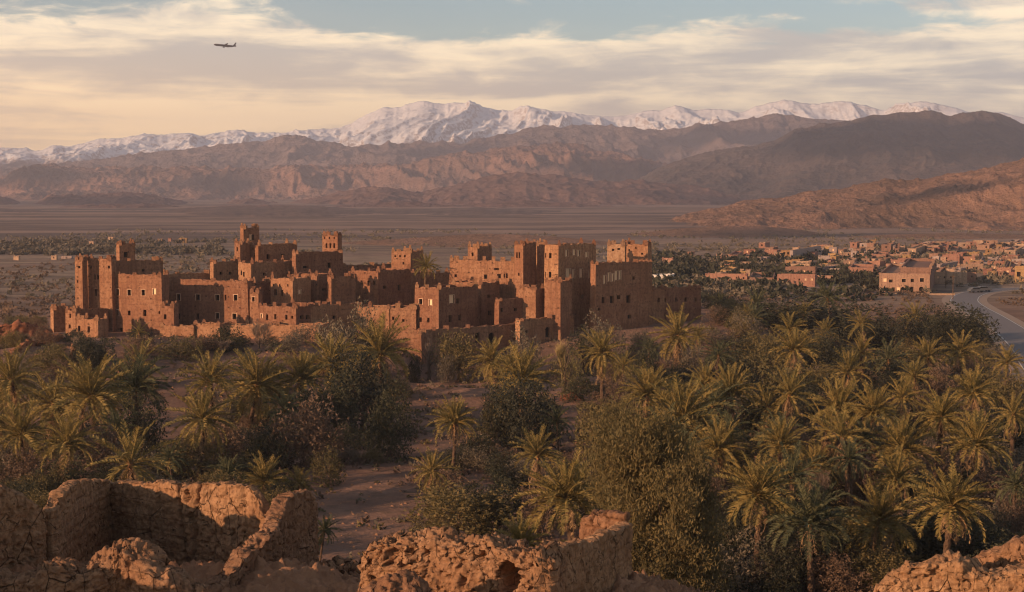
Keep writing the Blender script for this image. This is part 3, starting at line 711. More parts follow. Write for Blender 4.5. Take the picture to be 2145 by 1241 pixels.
    B('kasbah_tower', 'square sunlit tower with horned corners left of the rooftop palm', [(820, 860, 887, 527, 289, 35, [D(828, 537, 4, 4), D(838, 537, 4, 4), D(848, 537, 4, 4), D(845, 552, 4, 5)], {'cren': 1, 'merl': 1.4})], cat='tower')
    B('courtyard_wall', 'low shaded wall at the back of the kasbah between the two tower groups', [(712, 718, 824, 556, 296, 50, [], {'merl': .5})], cat='wall')
    B('courtyard_wall', 'shaded courtyard wall right of the rooftop palm', [(858, 862, 948, 574, 284, 50, [], {'cren': 1})], cat='wall')
    B('kasbah_house', 'sharp-cornered central house, left half sunlit and right half in shade', [
        (869, 919, 1001, 603, 256, 38, [D(882, 632, 7, 11, 'p'), D(902, 634, 7, 12, 'w'), D(882, 670, 5, 10), D(898, 671, 5, 10), D(946, 627, 9, 17, 'w'), D(959, 631, 6, 11), D(943, 668, 6, 15), D(963, 666, 6, 12)], {'merl': 1.4})])
    B('kasbah_annex', 'low sunlit wing stretching left of the sharp-cornered central house', [(747, 815, 820, 643, 259, 15, [D(770, 662, 4, 5)], {'LR': 6}), (812, 871, 878, 644, 258, 15, [D(824, 667, 5, 7), D(845, 672, 5, 6)], {'LR': 6, 'cren': 1})])
    B('terrace_wall', 'broken sunlit terrace wall on the bank behind the feathery palm', [(745, 882, 906, 698, 246, 16, [D(850, 733, 5, 6), D(858, 730, 4, 4)], {'LR': 7, 'merl': .5})], cat='wall')
    B('kasbah_gatehouse', 'long shaded low building with an arched doorway, running back from the central bank', [
        (879, 884, 1092, 692, 248, 50, [(1000, 708, 9, 21, 'd'), (1029, 710, 12, 26, 'a'), (957, 704, 6, 6)], {'merl': .3}),
        (1084, 1090, 1202, 669, 258, 50, [(1147, 696, 9, 22, 'a'), (1168, 697, 5, 17, 'd'), (1189, 689, 5, 14, 'd'), (1092, 691, 5, 5), (1104, 695, 6, 6)], {'merl': .3})], cat='gatehouse')
    B('kasbah_house', 'narrow house with a lit upper corner behind the central house', [(940, 1008, 1046, 592, 267, 38, [D(1024, 621, 6, 7), D(1025, 656, 6, 9), D(1038, 656, 6, 9), D(996, 660, 6, 9)], {'merl': 1.2})])
    B('kasbah_house', 'shaded square house with three small openings in front of the twin towers', [(1040, 1046, 1174, 627, 261, 50, [D(1052, 650, 5, 9), D(1080, 649, 6, 7), D(1102, 650, 7, 7), D(1137, 646, 8, 9), D(1155, 640, 6, 8), D(1120, 608, 6, 8)], {'merl': .5})])
    B('kasbah_house', 'long sunlit hall with a row of dark windows left of the twin towers', [(942, 1078, 1085, 546, 272, 25, [D(955, 578, 5, 6), D(1017, 580, 7, 9), D(1045, 579, 8, 9), D(1056, 578, 3, 8), D(1061, 578, 4, 10), D(1040, 564, 10, 4)], {'cren': 1})])
    B('rooftop_turret', 'small turret with one lit side on the roof of the long sunlit hall', [(980, 1000, 1030, 517, 283, 38, [D(990, 533, 4, 8)], {'cren': 1, 'merl': 1.2})], cat='turret')
    B('kasbah_tower', 'slim tower with slit windows, first of the twin towers from the west', [(1077, 1096, 1123, 511, 270, 38, [D(1083, 535, 3, 12), D(1088, 535, 3, 12), D(1087, 575, 3, 6)], {'cren': 1, 'merl': 1.3, 'bt': .06})], cat='tower')
    B('kasbah_tower', 'narrow recessed tower squeezed between the twin towers', [(1114, 1125, 1144, 512, 277, 38, [D(1119, 540, 3, 8)], {'merl': 1.3})], cat='tower')
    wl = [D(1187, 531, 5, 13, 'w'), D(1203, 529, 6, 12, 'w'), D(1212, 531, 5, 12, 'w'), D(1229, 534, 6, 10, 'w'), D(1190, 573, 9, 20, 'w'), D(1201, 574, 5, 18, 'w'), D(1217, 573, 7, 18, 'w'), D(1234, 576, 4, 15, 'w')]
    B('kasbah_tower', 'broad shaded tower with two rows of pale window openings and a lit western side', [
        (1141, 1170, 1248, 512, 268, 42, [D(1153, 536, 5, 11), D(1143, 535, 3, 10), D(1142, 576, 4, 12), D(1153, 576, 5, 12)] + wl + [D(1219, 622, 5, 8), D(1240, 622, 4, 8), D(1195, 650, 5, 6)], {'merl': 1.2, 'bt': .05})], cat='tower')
    B('ruined_wall', 'jagged sunlit wall stub in front of the twin towers', [(1086, 1122, 1128, 604, 263, 30, [], {'cren': 1, 'LR': 3}), (1141, 1174, 1184, 588, 262, 30, [], {'cren': 1, 'LR': 4})], cat='wall')
    B('kasbah_house', 'massive dark eastern house with a cluster of pale openings near its top', [
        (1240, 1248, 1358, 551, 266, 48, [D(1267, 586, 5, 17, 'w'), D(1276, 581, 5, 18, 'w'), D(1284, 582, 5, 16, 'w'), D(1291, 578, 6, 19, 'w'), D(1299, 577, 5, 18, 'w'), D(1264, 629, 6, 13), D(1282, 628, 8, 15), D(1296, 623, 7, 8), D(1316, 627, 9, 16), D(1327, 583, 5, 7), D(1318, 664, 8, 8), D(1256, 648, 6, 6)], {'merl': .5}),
        (1334, 1338, 1366, 549, 276, 48, [], {'merl': .4})])
    B('kasbah_tower', 'glowing eastern tower top, pale on its left half, above the massive dark house', [
        (1272, 1309, 1312, 511, 283, 25, [D(1284, 524, 5, 4), D(1296, 522, 5, 4)], {'mat': 'mud_pale', 'cren': 1, 'merl': 1.2}),
        (1307, 1357, 1365, 511, 281.5, 25, [D(1318, 524, 4, 3), D(1332, 520, 4, 3), D(1345, 532, 4, 4)], {'merl': 1.4, 'cren': 1})], cat='tower')
    B('kasbah_house', 'low shaded eastern wing with five slit windows, last block before the palm grove', [
        (1363, 1366, 1392, 604, 279, 55, [D(1380, 629, 5, 10)], {'merl': .4}), (1388, 1391, 1468, 603, 281, 58, [D(1394, 629, 4, 9), D(1417, 628, 5, 9), D(1436, 628, 5, 9), D(1457, 628, 5, 9), D(1394, 663, 4, 12)], {'merl': .6})])
kasbah()

def village():
    G = 'houses of the village beyond the palm grove'
    mats = ['house_tan', 'house_brown', 'house_pink', 'house_ochre', 'house_grey']
    made = []
    def H(xl, xc, xr, yt, yb, mt, label=None, a=18, wins=None, name='village_house', grp=G, cat='house'):
        d = (CAMZ - 2.0) * F / (yb - HZ); rr = random.Random(xc + yt)
        if wins is None:
            wins = []; w = xc - xl; n = max(1, int(w / 13))
            for q in range(n):
                if rr.random() < 0.75 and w > 7: wins.append((xl + w * (q + .5) / n, yt + (yb - yt) * 0.42, 3, 4, 'd' if rr.random() < .8 else 'w'))
            if xr - xc > 14:
                for q in range(int((xr - xc) / 14)): wins.append((xc + 7 + 14 * q, yt + (yb - yt) * 0.45, 3, 4, 'd'))
        th = blocks(name, label or 'small flat-roofed clay house in the village beyond the palm grove', cat,
                      [(xl, xc, xr, yt, d, a, wins, {'mat': mt, 'merl': 0.5 if rr.random() < .6 else 0, 'bt': 0.0, 'zb': 1.2})], group=grp, lod=0)
        made.append((th, yb, xc, mt, label, xr - xl, grp)); return th
    d = (CAMZ - 2) * F / (616 - HZ)
    blocks('village_house', 'two-storey clay house with arched ground-floor openings beside the road bend', 'house', [
        (1842, 1948, 1966, 574, d, 16, [(1853, 587, 7, 7, 'w'), (1866, 589, 7, 6, 'd'), (1893, 588, 8, 7, 'p'), (1911, 588, 6, 7, 'd'), (1931, 587, 8, 8, 'p'), (1871, 607, 6, 9, 'd'), (1881, 607, 7, 10, 'w'), (1891, 607, 6, 11, 'a'), (1910, 607, 6, 12, 'd'), (1930, 607, 9, 12, 'a')], {'mat': 'house_brown', 'merl': .5, 'bt': 0}),
        (1886, 1950, 1963, 561, d + 5, 16, [], {'mat': 'house_brown', 'merl': .5, 'bt': 0})], lod=0)
    blocks('garden_wall', 'low sunlit garden wall in front of the two-storey house by the road', 'wall', [(1842, 2000, 2004, 615, d - 6, 3, [], {'mat': 'house_tan', 'merl': 0, 'LR': .5, 'bt': 0, 'zb': 1.5})], lod=0)
    H(2126, 2175, 2190, 558, 592, 'house_ochre', 'bright ochre house at the right edge of the village', wins=[(2134, 575, 7, 10, 'd'), (2160, 572, 6, 8, 'd')])
    H(1636, 1658, 1662, 525, 541, 'house_ochre', 'small bright yellow house at the far left of the village', wins=[(1643, 531, 4, 5, 'd'), (1651, 531, 4, 5, 'd')])
    H(1366, 1400, 1412, 577, 592, 'white', 'whitewashed building behind the eastern wing of the kasbah', wins=[(1376, 578, 4, 5, 'd'), (1388, 578, 4, 5, 'd')])
    H(1477, 1565, 1568, 575, 594, 'house_pink', 'long low pink-red house at the western end of the village')
    H(1628, 1707, 1711, 576, 600, 'house_pink', 'broad red clay house in the middle of the village, trees before it')
    H(1645, 1708, 1712, 560, 582, 'house_brown', 'tall clay house standing behind the broad red one')
    H(1842 - 2, 1842 + 3, 1846, 600, 612, 'house_brown') if False else None
    H(1974, 2010, 2012, 534, 552, 'house_pink', 'pink house with a notched roof up the slope of the village')
    L = [(1658, 1661, 1760, 525, 545, 'house_grey'), (1660, 1673, 1676, 519, 527, 'house_tan'), (1387, 1409, 1411, 541, 553, 'house_pink'),
         (1563, 1571, 1573, 566, 592, 'house_tan'), (1570, 1621, 1624, 582, 596, 'house_brown'), (1657, 1696, 1699, 553, 566, 'house_tan'),
         (1709, 1712, 1762, 562, 578, 'house_grey'), (1716, 1760, 1764, 555, 570, 'house_tan'), (1710, 1748, 1750, 578, 592, 'house_brown'), (1902, 1919, 1956, 521, 535, 'house_tan'), (1969, 1986, 1990, 517, 528, 'house_pink'),
         (2010, 2043, 2046, 538, 552, 'house_pink'), (2077, 2095, 2100, 525, 537, 'house_tan'), (2104, 2127, 2160, 524, 538, 'house_tan'),
         (2038, 2060, 2062, 504, 513, 'house_tan'), (2063, 2090, 2094, 504, 513, 'house_brown'), (1861, 1887, 1889, 555, 568, 'house_tan'), (1916, 1952, 1955, 551, 563, 'house_pink'),
         (1779, 1829, 1833, 561, 584, 'house_pink'), (1829, 1856, 1859, 570, 584, 'house_brown'), (1752, 1766, 1769, 570, 582, 'house_pink'),
         (1958, 2026, 2030, 571, 596, 'house_tan'), (2026, 2045, 2100, 571, 592, 'house_brown'), (2088, 2118, 2121, 562, 580, 'house_pink'), (2006, 2060, 2063, 554, 572, 'house_tan'),
         (2069, 2105, 2108, 548, 562, 'house_pink'), (1967, 1970, 2006, 554, 568, 'house_grey'), (1840, 1850, 1853, 534, 543, 'house_tan'), (1861, 1903, 1906, 533, 543, 'house_brown'),
         (1814, 1831, 1834, 520, 530, 'house_tan'), (1800, 1812, 1815, 517, 526, 'house_ochre'), (1700, 1712, 1715, 514, 523, 'house_tan'), (1725, 1745, 1748, 515, 525, 'house_tan'), (1590, 1604, 1607, 535, 543, 'house_brown'),
         (1535, 1548, 1550, 530, 537, 'house_tan'), (1500, 1512, 1514, 533, 540, 'house_tan'), (1440, 1452, 1455, 528, 536, 'house_pink'), (2100, 2125, 2129, 540, 552, 'house_brown'), (2128, 2160, 2165, 512, 523, 'house_tan'),
         (2060, 2074, 2078, 532, 541, 'house_ochre'), (1985, 2003, 2006, 507, 515, 'house_brown'), (1930, 1944, 1947, 541, 550, 'house_brown'), (1771, 1792, 1796, 546, 558, 'house_tan')]
    rr = random.Random(3)
    for k in range(150):
        x = rr.uniform(1480, 2140) if k % 3 else rr.uniform(1700, 2140); y = rr.uniform(506, 572); w = rr.uniform(9, 30)
        L.append((x, x + w, x + w + rr.uniform(3, 12), y, y + rr.uniform(8, 14), rr.choice(mats)))
    for q in L: H(*q, a=rr.uniform(8, 34))
    G2 = 'distant houses on the plain west of the kasbah'
    for q in [(165, 182, 186, 508, 517, 'house_pink'), (375, 391, 394, 499, 509, 'house_ochre'), (107, 118, 121, 536, 545, 'house_tan'), (28, 39, 42, 537, 545, 'house_tan'), (186, 196, 198, 506, 514, 'house_tan'),
              (128, 150, 153, 537, 544, 'house_grey'), (226, 238, 241, 497, 504, 'house_tan'), (330, 339, 341, 501, 507, 'house_tan'), (352, 358, 360, 500, 507, 'house_pink'), (60, 68, 70, 500, 506, 'house_tan'), (1395, 1405, 1407, 558, 566, 'house_tan')]:
        H(*q, a=15, grp=G2)
    cw = {'house_tan': 'tan', 'house_brown': 'brown', 'house_pink': 'pink', 'house_ochre': 'ochre', 'house_grey': 'grey', 'white': 'white'}
    rows = {}
    for m_ in made:
        if m_[4]: continue
        if m_[6] == G2: key = 'on the plain west of the kasbah'
        else:
            yb = m_[1]; key = 'in the ' + ('front' if yb > 584 else 'second' if yb > 570 else 'third' if yb > 556 else 'fourth' if yb > 542 else 'fifth' if yb > 528 else 'topmost') + ' row of the village'
        rows.setdefault(key, []).append(m_)
    def nth(k): return '%d%s' % (k, 'th' if 10 < k % 100 < 14 else {1: 'st', 2: 'nd', 3: 'rd'}.get(k % 10, 'th'))
    for key, ms in rows.items():
        for k, m_ in enumerate(sorted(ms, key=lambda q: q[2])):
            m_[0]['label'] = '%s %s flat-roofed house, %s from the left %s' % ('long' if m_[5] > 40 else 'small' if m_[5] < 18 else 'mid-sized', cw[m_[3]], nth(k + 1), key)
village()

# ------------------------------------------------------------------ ruined rammed-earth walls in front
def ruin(name, label, nodes, th=0.48, step=0.042, zb=None, clod=0.10, big=0.16, holes=(), seed=1, mat='ruin', group=None, cracks=(), cat='wall', topr=0.05, foot=0.0, strata=0.0):
    """an eroded earth wall; nodes are (px, ytop, d) along its crown"""
    W = [P(*n) for n in nodes]
    pl = [Vector((p.x, p.y, 0)) for p in W]
    s = [0]
    for a, b in zip(pl[:-1], pl[1:]): s.append(s[-1] + (b - a).length)
    n = max(8, int(s[-1] / step)); si = np.linspace(0, s[-1], n)
    cx = np.interp(si, s, [p.x for p in pl]); cy = np.interp(si, s, [p.y for p in pl]); zt = np.interp(si, s, [p.z for p in W])
    k = max(3, int(0.35 / step)); ker = np.ones(k) / k
    def smooth(v): return np.convolve(np.pad(v, (k // 2, k - 1 - k // 2), 'edge'), ker, 'valid')
    cx, cy = smooth(cx), smooth(cy)
    zt = smooth(zt) + 0.20 * (fbm(si * 1.1, 0.5, 0, 4, seed) - 0.5) + 0.15 * (ridged(si * 3.1, 0.5, 0, 3, seed + 4) - 0.5)
    tx, ty = np.gradient(cx), np.gradient(cy); l = np.hypot(tx, ty) + 1e-9; tx, ty = tx / l, ty / l
    nx, ny = ty, -tx                                  # towards the camera side for a wall drawn left to right
    if zb is None: zb = float(min(ground_z(cx, cy).min(), 17.0)) - 1.4
    H = zt - zb
    nz = max(10, int(np.max(H) / step)); nt = max(6, int(th / step))
    # cross-section: up the front, over the crown, down the back
    prof = []
    for j in range(nz): prof.append((0.5, j / nz))
    for j in range(nt + 1):
        an = math.pi * j / nt; prof.append((0.5 * math.cos(an), 1.0 + 0.0 * math.sin(an)))
    for j in range(nz): prof.append((-0.5, 1 - (j + 1) / nz))
    prof = np.array(prof); m = len(prof)
    off = prof[:, 0][None, :]; hh = prof[:, 1][None, :]
    dome = np.where(np.abs(off) < 0.499, np.sqrt(np.maximum(0, 1 - (2 * off) ** 2)), 0)
    tw = th * (1 + 0.35 * (1 - hh)) * (0.75 + 0.5 * fbm(si[:, None] * 0.7, hh * 2.0, 0, 3, seed + 2))
    e = np.minimum(si, s[-1] - si)[:, None]; tw = tw * (0.35 + 0.65 * ss(0, 0.35, e))
    o_ = off * tw
    X = cx[:, None] + nx[:, None] * o_; Y = cy[:, None] + ny[:, None] * o_
    Z = zb + (H[:, None] - topr * 1.6 * th) * hh + dome * topr * 2.2 * th
    # normals, roughly: out of the faces, upwards over the crown
    nh = np.clip(2 * off, -1, 1); nzv = dome
    q = fbm(X * 0.9, Y * 0.9, Z * 0.9, 4, seed + 5) - 0.5
    c1 = np.abs(2 * vnoise(X * 4.6, Y * 4.6, Z * 4.6, seed + 8) - 1); c2 = np.abs(2 * vnoise(X * 11, Y * 11, Z * 11, seed + 9) - 1)
    pit = ss(0.64, 0.8, vnoise(X * 6.3, Y * 6.3, Z * 6.3, seed + 13))
    rough = 0.45 + 0.9 * ss(0.35, 0.65, fbm(X * 0.5, Y * 0.5, Z * 0.5, 2, seed + 21))
    crown = ss(0.9, 0.3, (zt[:, None] - Z))
    f1 = fbm(X * 2.6, Y * 2.6, Z * 3.4, 4, seed + 31, .62) - 0.5; f2 = fbm(X * 9, Y * 9, Z * 12, 3, seed + 33, .6) - 0.5
    gul = ridged(si[:, None] * 1.7 + 0.6 * q, Z * 0.35, 0.3, 3, seed + 35)              # rain gullies
    D_ = big * 2.2 * q + clod * (1.5 * f1 + 1.0 * f2 * (0.6 + 0.8 * rough)) + clod * 0.45 * rough * (c1 - .45) * ss(.4, .6, vnoise(X * .8, Y * .8, Z * .8, seed + 41)) - clod * 0.9 * pit * rough - 0.10 * ss(.55, .95, gul) * ss(1.6, 0.1, (zt[:, None] - Z) * .6)
    D_ = D_ + (strata * .45 + 0.02) * (ss(0, .25, np.abs(((Z + 0.25 * q) / 0.42) % 1 - 0.5)) - 0.6) * (.4 + f1 + .5)
    D_ = D_ + foot * np.exp(-np.maximum(Z - zb - 1.0, 0) / 0.7)
    for (hx, hy, rx, ry, dep) in holes:
        fx, fy = proj(X, Y, Z)
        r = np.sqrt(((fx - hx) / rx) ** 2 + ((fy - hy) / ry) ** 2 + 0.25 * (c1 - .5))
        D_ = np.where((nh > 0.5), D_ * ss(.8, 1.1, r) - dep * ss(1.0, 0.88, r), D_)
    for (s_, w_, dep, slope) in cracks:
        D_ = np.where(nh > 0, D_ - dep * ss(w_, w_ * 0.3, np.abs(si[:, None] - s_ - slope * (zt[:, None] - Z) + 0.12 * (c1 - .5))), D_)
    X = X + nx[:, None] * nh * D_; Y = Y + ny[:, None] * nh * D_; Z = Z + nzv * D_ * 1.2
    X = X + tx[:, None] * clod * 0.7 * (c2 - .5); Y = Y + ty[:, None] * clod * 0.7 * (c2 - .5)
    # close the two ends
    def cap(i):
        mx, my = cx[i], cy[i]
        return np.full((1, m), mx), np.full((1, m), my), np.minimum(Z[i][None, :], zt[i])
    a, b = cap(0), cap(-1)
    X = np.concatenate([a[0], X, b[0]]); Y = np.concatenate([a[1], Y, b[1]]); Z = np.concatenate([a[2], Z, b[2]])
    me = grid_mesh(name, X.T, Y.T, Z.T, M[mat])
    o = obj(name, me, label=label, category=cat, group=group)
    return o

ruin('ruined_wall', 'shaded side wall of the western ruin, left of its inner corner, with a tapering outer end',
     [(101, 1075, 53.0), (108, 1050, 53.6), (122, 1030, 54.6), (150, 1012, 56.6), (190, 1005, 58.8), (236, 1012, 61.0)], seed=11, clod=0.055, big=0.05, strata=0.06)
ruin('ruined_wall', 'tall back wall of the western ruin, its right part lit orange with a deep crack and a notch',
     [(228, 1014, 60.6), (262, 1005, 60.0), (300, 1010, 59.4), (345, 1008, 58.8), (375, 1010, 58.3), (392, 1016, 58), (400, 1021, 57.9), (412, 1009, 57.7), (470, 1011, 56.9), (520, 1016, 56.2), (540, 1026, 55.9), (552, 1050, 55.7), (560, 1082, 55.5), (585, 1090, 55.2)],
     seed=17, clod=0.08, big=0.08, strata=0.03, cracks=[(4.1, 0.16, 0.5, 0.16), (5.2, 0.10, 0.25, -0.1), (2.9, .07, .12, .1)], holes=[(392, 1040, 8, 14, .8), (400, 1085, 6, 12, .25), (490, 1125, 6, 16, .3)])
ruin('ruined_wall', 'thick rounded stub ending the western ruin beside the sandy clearing',
     [(646, 1060, 57.5), (640, 1034, 56.6), (622, 1028, 55.6), (600, 1034, 54.6), (585, 1052, 53.8), (574, 1085, 53.1), (562, 1108, 52.4), (545, 1125, 51.6), (515, 1150, 50.8), (482, 1182, 49.8), (455, 1212, 49.0), (430, 1248, 48.2)],
     seed=23, th=0.6, clod=0.11, big=0.12, foot=0.1)
ruin('ruined_wall', 'low rounded wall at the left edge of the picture, its shoulder lit',
     [(-90, 1010, 50), (-30, 1018, 51), (0, 1025, 51.6), (30, 1030, 52), (55, 1048, 52.4), (80, 1072, 52.8), (96, 1100, 53)], seed=29, th=.8, clod=0.09, big=0.12)
ruin('ruined_wall', 'row of eroded earth mounds along the bottom left edge, highest in its middle',
     [(-60, 1205, 45.5), (0, 1192, 46), (40, 1200, 46), (78, 1194, 46), (95, 1183, 46), (120, 1170, 46), (150, 1180, 46), (172, 1194, 46), (200, 1178, 46.2), (236, 1152, 46.5), (270, 1142, 46.5), (305, 1148, 46.3), (325, 1172, 46), (350, 1192, 46), (400, 1222, 46), (450, 1250, 46)],
     seed=31, th=1.3, clod=0.15, big=0.17, topr=0.12, zb=15.5)
ruin('ruined_wall', 'rubbly sunlit wall with a big round opening, bottom centre',
     [(772, 1172, 47.6), (778, 1150, 47.5), (795, 1136, 47.4), (840, 1121, 47), (900, 1122, 46.6), (960, 1131, 46.1), (1000, 1130, 45.8), (1040, 1124, 45.5), (1080, 1140, 45.2), (1105, 1156, 45), (1120, 1140, 44.9), (1142, 1136, 44.7), (1160, 1165, 44.5), (1172, 1200, 44.4)],
     seed=37, th=1.3, clod=0.2, big=0.2, topr=0.08, zb=15.0, holes=[(1063, 1210, 24, 34, 1.25), (828, 1158, 9, 9, .35), (858, 1160, 8, 9, .35), (891, 1158, 7, 9, .3), (1007, 1167, 10, 12, .4), (1075, 1130, 9, 6, .2), (1120, 1187, 9, 6, .2)])
ruin('ruined_mound', 'low lumpy earth mound at the foot of the rubbly wall with the round opening', [(745, 1252, 43), (790, 1222, 43), (838, 1209, 43), (880, 1224, 43), (910, 1256, 43)], seed=41, th=1.1, clod=0.13, big=0.22, topr=0.2, zb=15, cat='mound')
ruin('ruined_wall', 'shaded wall running back from the rubbly wall towards the tall feathery tree',
     [(1118, 1156, 44.6), (1150, 1150, 45.4), (1172, 1143, 46.2), (1230, 1127, 48.5), (1270, 1113, 50.4), (1316, 1100, 52.6)], seed=43, clod=0.09, big=0.07, zb=14)
ruin('ruined_wall', 'short sunlit wall stub of squared clay blocks behind the shaded wall, palm beside it',
     [(1216, 1100, 54.4), (1228, 1080, 54.3), (1248, 1074, 54.1), (1280, 1074, 53.6), (1300, 1077, 53.2), (1316, 1082, 52.9)], seed=47, clod=0.11, big=0.08, zb=14, strata=.2, cracks=[(.7, .05, .2, 0), (1.3, .05, .2, .1)])
ruin('ruined_wall', 'upper broken earth wall in the bottom right corner', [(2022, 1188, 46.4), (2036, 1172, 46.2), (2055, 1158, 46), (2095, 1150, 45.8), (2145, 1142, 45.5), (2230, 1135, 45)], seed=53, clod=0.15, big=0.22, th=.9, zb=14)
ruin('ruined_wall', 'lower broken earth wall in the bottom right corner, lit orange',
     [(1818, 1262, 44.6), (1838, 1236, 44.5), (1856, 1212, 44.4), (1880, 1198, 44.3), (1892, 1184, 44.2), (1950, 1178, 44), (2000, 1174, 43.8), (2028, 1184, 43.7), (2055, 1200, 43.5), (2100, 1200, 43.3), (2150, 1197, 43), (2230, 1190, 42.5)], seed=59, clod=0.16, big=0.22, th=1.0, zb=13)
# a wall added out of view on the left, to shade the room and mounds
ruin('ruined_wall', 'unseen eroded wall added beyond the left edge to shade the western ruin', [(-620, 1150, 38), (-470, 1140, 41), (-330, 1120, 44), (-240, 1090, 45.5), (-150, 1075, 47), (-110, 1100, 48)], seed=61, clod=0.15, big=0.2, th=1.0)
# old walls on the bank west of the kasbah
ruin('ruined_wall', 'dark red broken wall on the bank at the far left, below the kasbah', [(-60, 688, 246), (0, 682, 247), (40, 676, 248), (75, 680, 249), (104, 690, 250), (112, 700, 250)], step=0.3, th=1.2, clod=0.35, big=0.6, seed=67, mat='mud_red', zb=3, topr=.1)
ruin('ruined_wall', 'low ruined wall climbing the bank toward the annex', [(20, 735, 232), (45, 722, 234), (60, 708, 236), (78, 722, 238), (95, 716, 240), (112, 704, 243), (128, 700, 247)], step=0.3, th=0.9, clod=0.3, big=0.4, seed=71, mat='mud_red', zb=3, topr=.1)
ruin('ruined_pillar', 'slim sunlit earth pillar standing on the bank beside a dark green tree', [(148, 728, 224), (153, 718, 224), (160, 722, 224), (166, 735, 224)], step=0.15, th=0.9, clod=0.2, big=0.3, seed=73, zb=2, topr=.1, cat='pillar')
ruin('ruined_wall', 'small orange ruin among the bushes in the middle of the grove', [(1172, 836, 214), (1184, 828, 214), (1200, 824, 214), (1214, 830, 214), (1226, 840, 214)], step=0.15, th=1.6, clod=0.2, big=0.3, seed=79, zb=0, mat='mud_red', topr=.1)

def rubble_stones():
    rr = random.Random(5); G = 'loose clods and stones on the ruin ground'
    ms = []
    for k in range(5):
        n = 7; th_, ph = np.meshgrid(np.linspace(0, math.pi, n), np.linspace(0, 2 * math.pi, 2 * n + 1)[:-1])
        x = np.sin(th_) * np.cos(ph); y = np.sin(th_) * np.sin(ph); z = np.cos(th_)
        r = 0.7 + 0.7 * vnoise(x * 1.6 + k * 7, y * 1.6, z * 1.6, k)
        ms.append(grid_mesh('clod', (x * r).T, (y * r).T, (z * r * 0.8).T, M['ruin'], wrap=False))
    spots = []
    for k in range(26): spots.append((rr.uniform(690, 770), rr.uniform(1160, 1200), rr.uniform(0.08, 0.24)))
    for k in range(120): spots.append((rr.uniform(430, 800), rr.uniform(1195, 1241), rr.uniform(0.05, 0.2)))
    for i, (px, py, r) in enumerate(spots):
        d = 44.0
        for _ in range(60):
            p = P(px, py, d)
            if p.z <= gz(p.x, p.y) + 0.1: break
            d += 0.4
        if d > 66: d = 52 + rr.random() * 4; p = P(px, py, d); p.z = gz(p.x, p.y)
        o = obj('clod', ms[i % 5], None, (p.x, p.y, gz(p.x, p.y) + 0.35 + r * .3 if i < 26 else gz(p.x, p.y) + r * .5), label='loose clod of earth lying on the rubble slope between the ruins', category='clod', group=G)
        o.scale = (r * rr.uniform(.8, 1.3), r, r * rr.uniform(.7, 1.1)); o.rotation_euler = (rr.random() * 6, rr.random() * 6, rr.random() * 6)
rubble_stones()

# ------------------------------------------------------------------ plants: prototypes
def frond_mesh(name, bend, mat, seed, n=30, width=0.15, ragged=0.0, twist=0.25):
    """one feather leaf of unit length leaving the origin along +X: a tapering midrib with a leaflet on either side at every step"""
    rr = random.Random(seed); V = []; Fc = []
    K = 9; pts = []; x = z = 0.0
    for i in range(K + 1):
        pts.append(Vector((x, 0, z))); an = -bend * ((i / K) ** 1.35); x += math.cos(an) / K; z += math.sin(an) / K
    def at(t):
        f = t * K; i = min(K - 1, int(f)); return pts[i].lerp(pts[i + 1], f - i), (pts[i + 1] - pts[i]).normalized()
    for i in range(K):      # midrib
        w0 = 0.011 * (1 - i / K) + 0.003; w1 = 0.011 * (1 - (i + 1) / K) + 0.003
        b = len(V); V += [pts[i] + Vector((0, w0, 0)), pts[i] + Vector((0, 0, -w0 * 1.4)), pts[i] + Vector((0, -w0, 0)),
                          pts[i + 1] + Vector((0, w1, 0)), pts[i + 1] + Vector((0, 0, -w1 * 1.4)), pts[i + 1] + Vector((0, -w1, 0))]
        Fc += [(b, b + 1, b + 4, b + 3), (b + 1, b + 2, b + 5, b + 4), (b + 2, b, b + 3, b + 5)]
    for i in range(n):
        t = 0.14 + 0.85 * (i + rr.random() * .4) / n
        c, tg = at(t); L = width * (0.35 + 0.65 * math.sin(math.pi * min(1, (t + 0.12) * 0.92)) ** 0.7) * rr.uniform(0.75, 1.15)
        for sd in (-1, 1):
            if rr.random() < ragged: continue
            up = Vector((-tg.z, 0, tg.x)); lift = rr.uniform(0.35, 0.95) * (1 - ragged) - ragged * 1.0
            dr = (tg * rr.uniform(0.7, 1.1) + Vector((0, sd, 0)) * 1.0 + up * lift).normalized()
            wv = (tg * 0.6 + up * rr.uniform(-.6, .6)).normalized() * 0.0125
            tip = c + dr * L + Vector((0, 0, -L * 0.22)); mid = c + dr * L * .5
            b = len(V); V += [c - wv * .6, mid - wv, tip, mid + wv, c + wv * .6]; Fc.append((b, b + 1, b + 2, b + 3, b + 4))
    return pymesh(name, V, Fc, mat)
GREEN = [frond_mesh('frond', b, M['frond'], i, width=w) for i, (b, w) in enumerate([(0.25, .16), (0.5, .17), (0.8, .17), (1.15, .17), (1.55, .16)])]
DARKF = [frond_mesh('frond', b, M['frond_dark'], i + 9, width=.16) for i, b in enumerate([0.4, 0.9, 1.3, 1.7])]
DRY = [frond_mesh('dry_frond', b, M['frond_dry'], i + 20, n=20, width=.12, ragged=.35) for i, b in enumerate([1.2, 1.8, 2.3])]

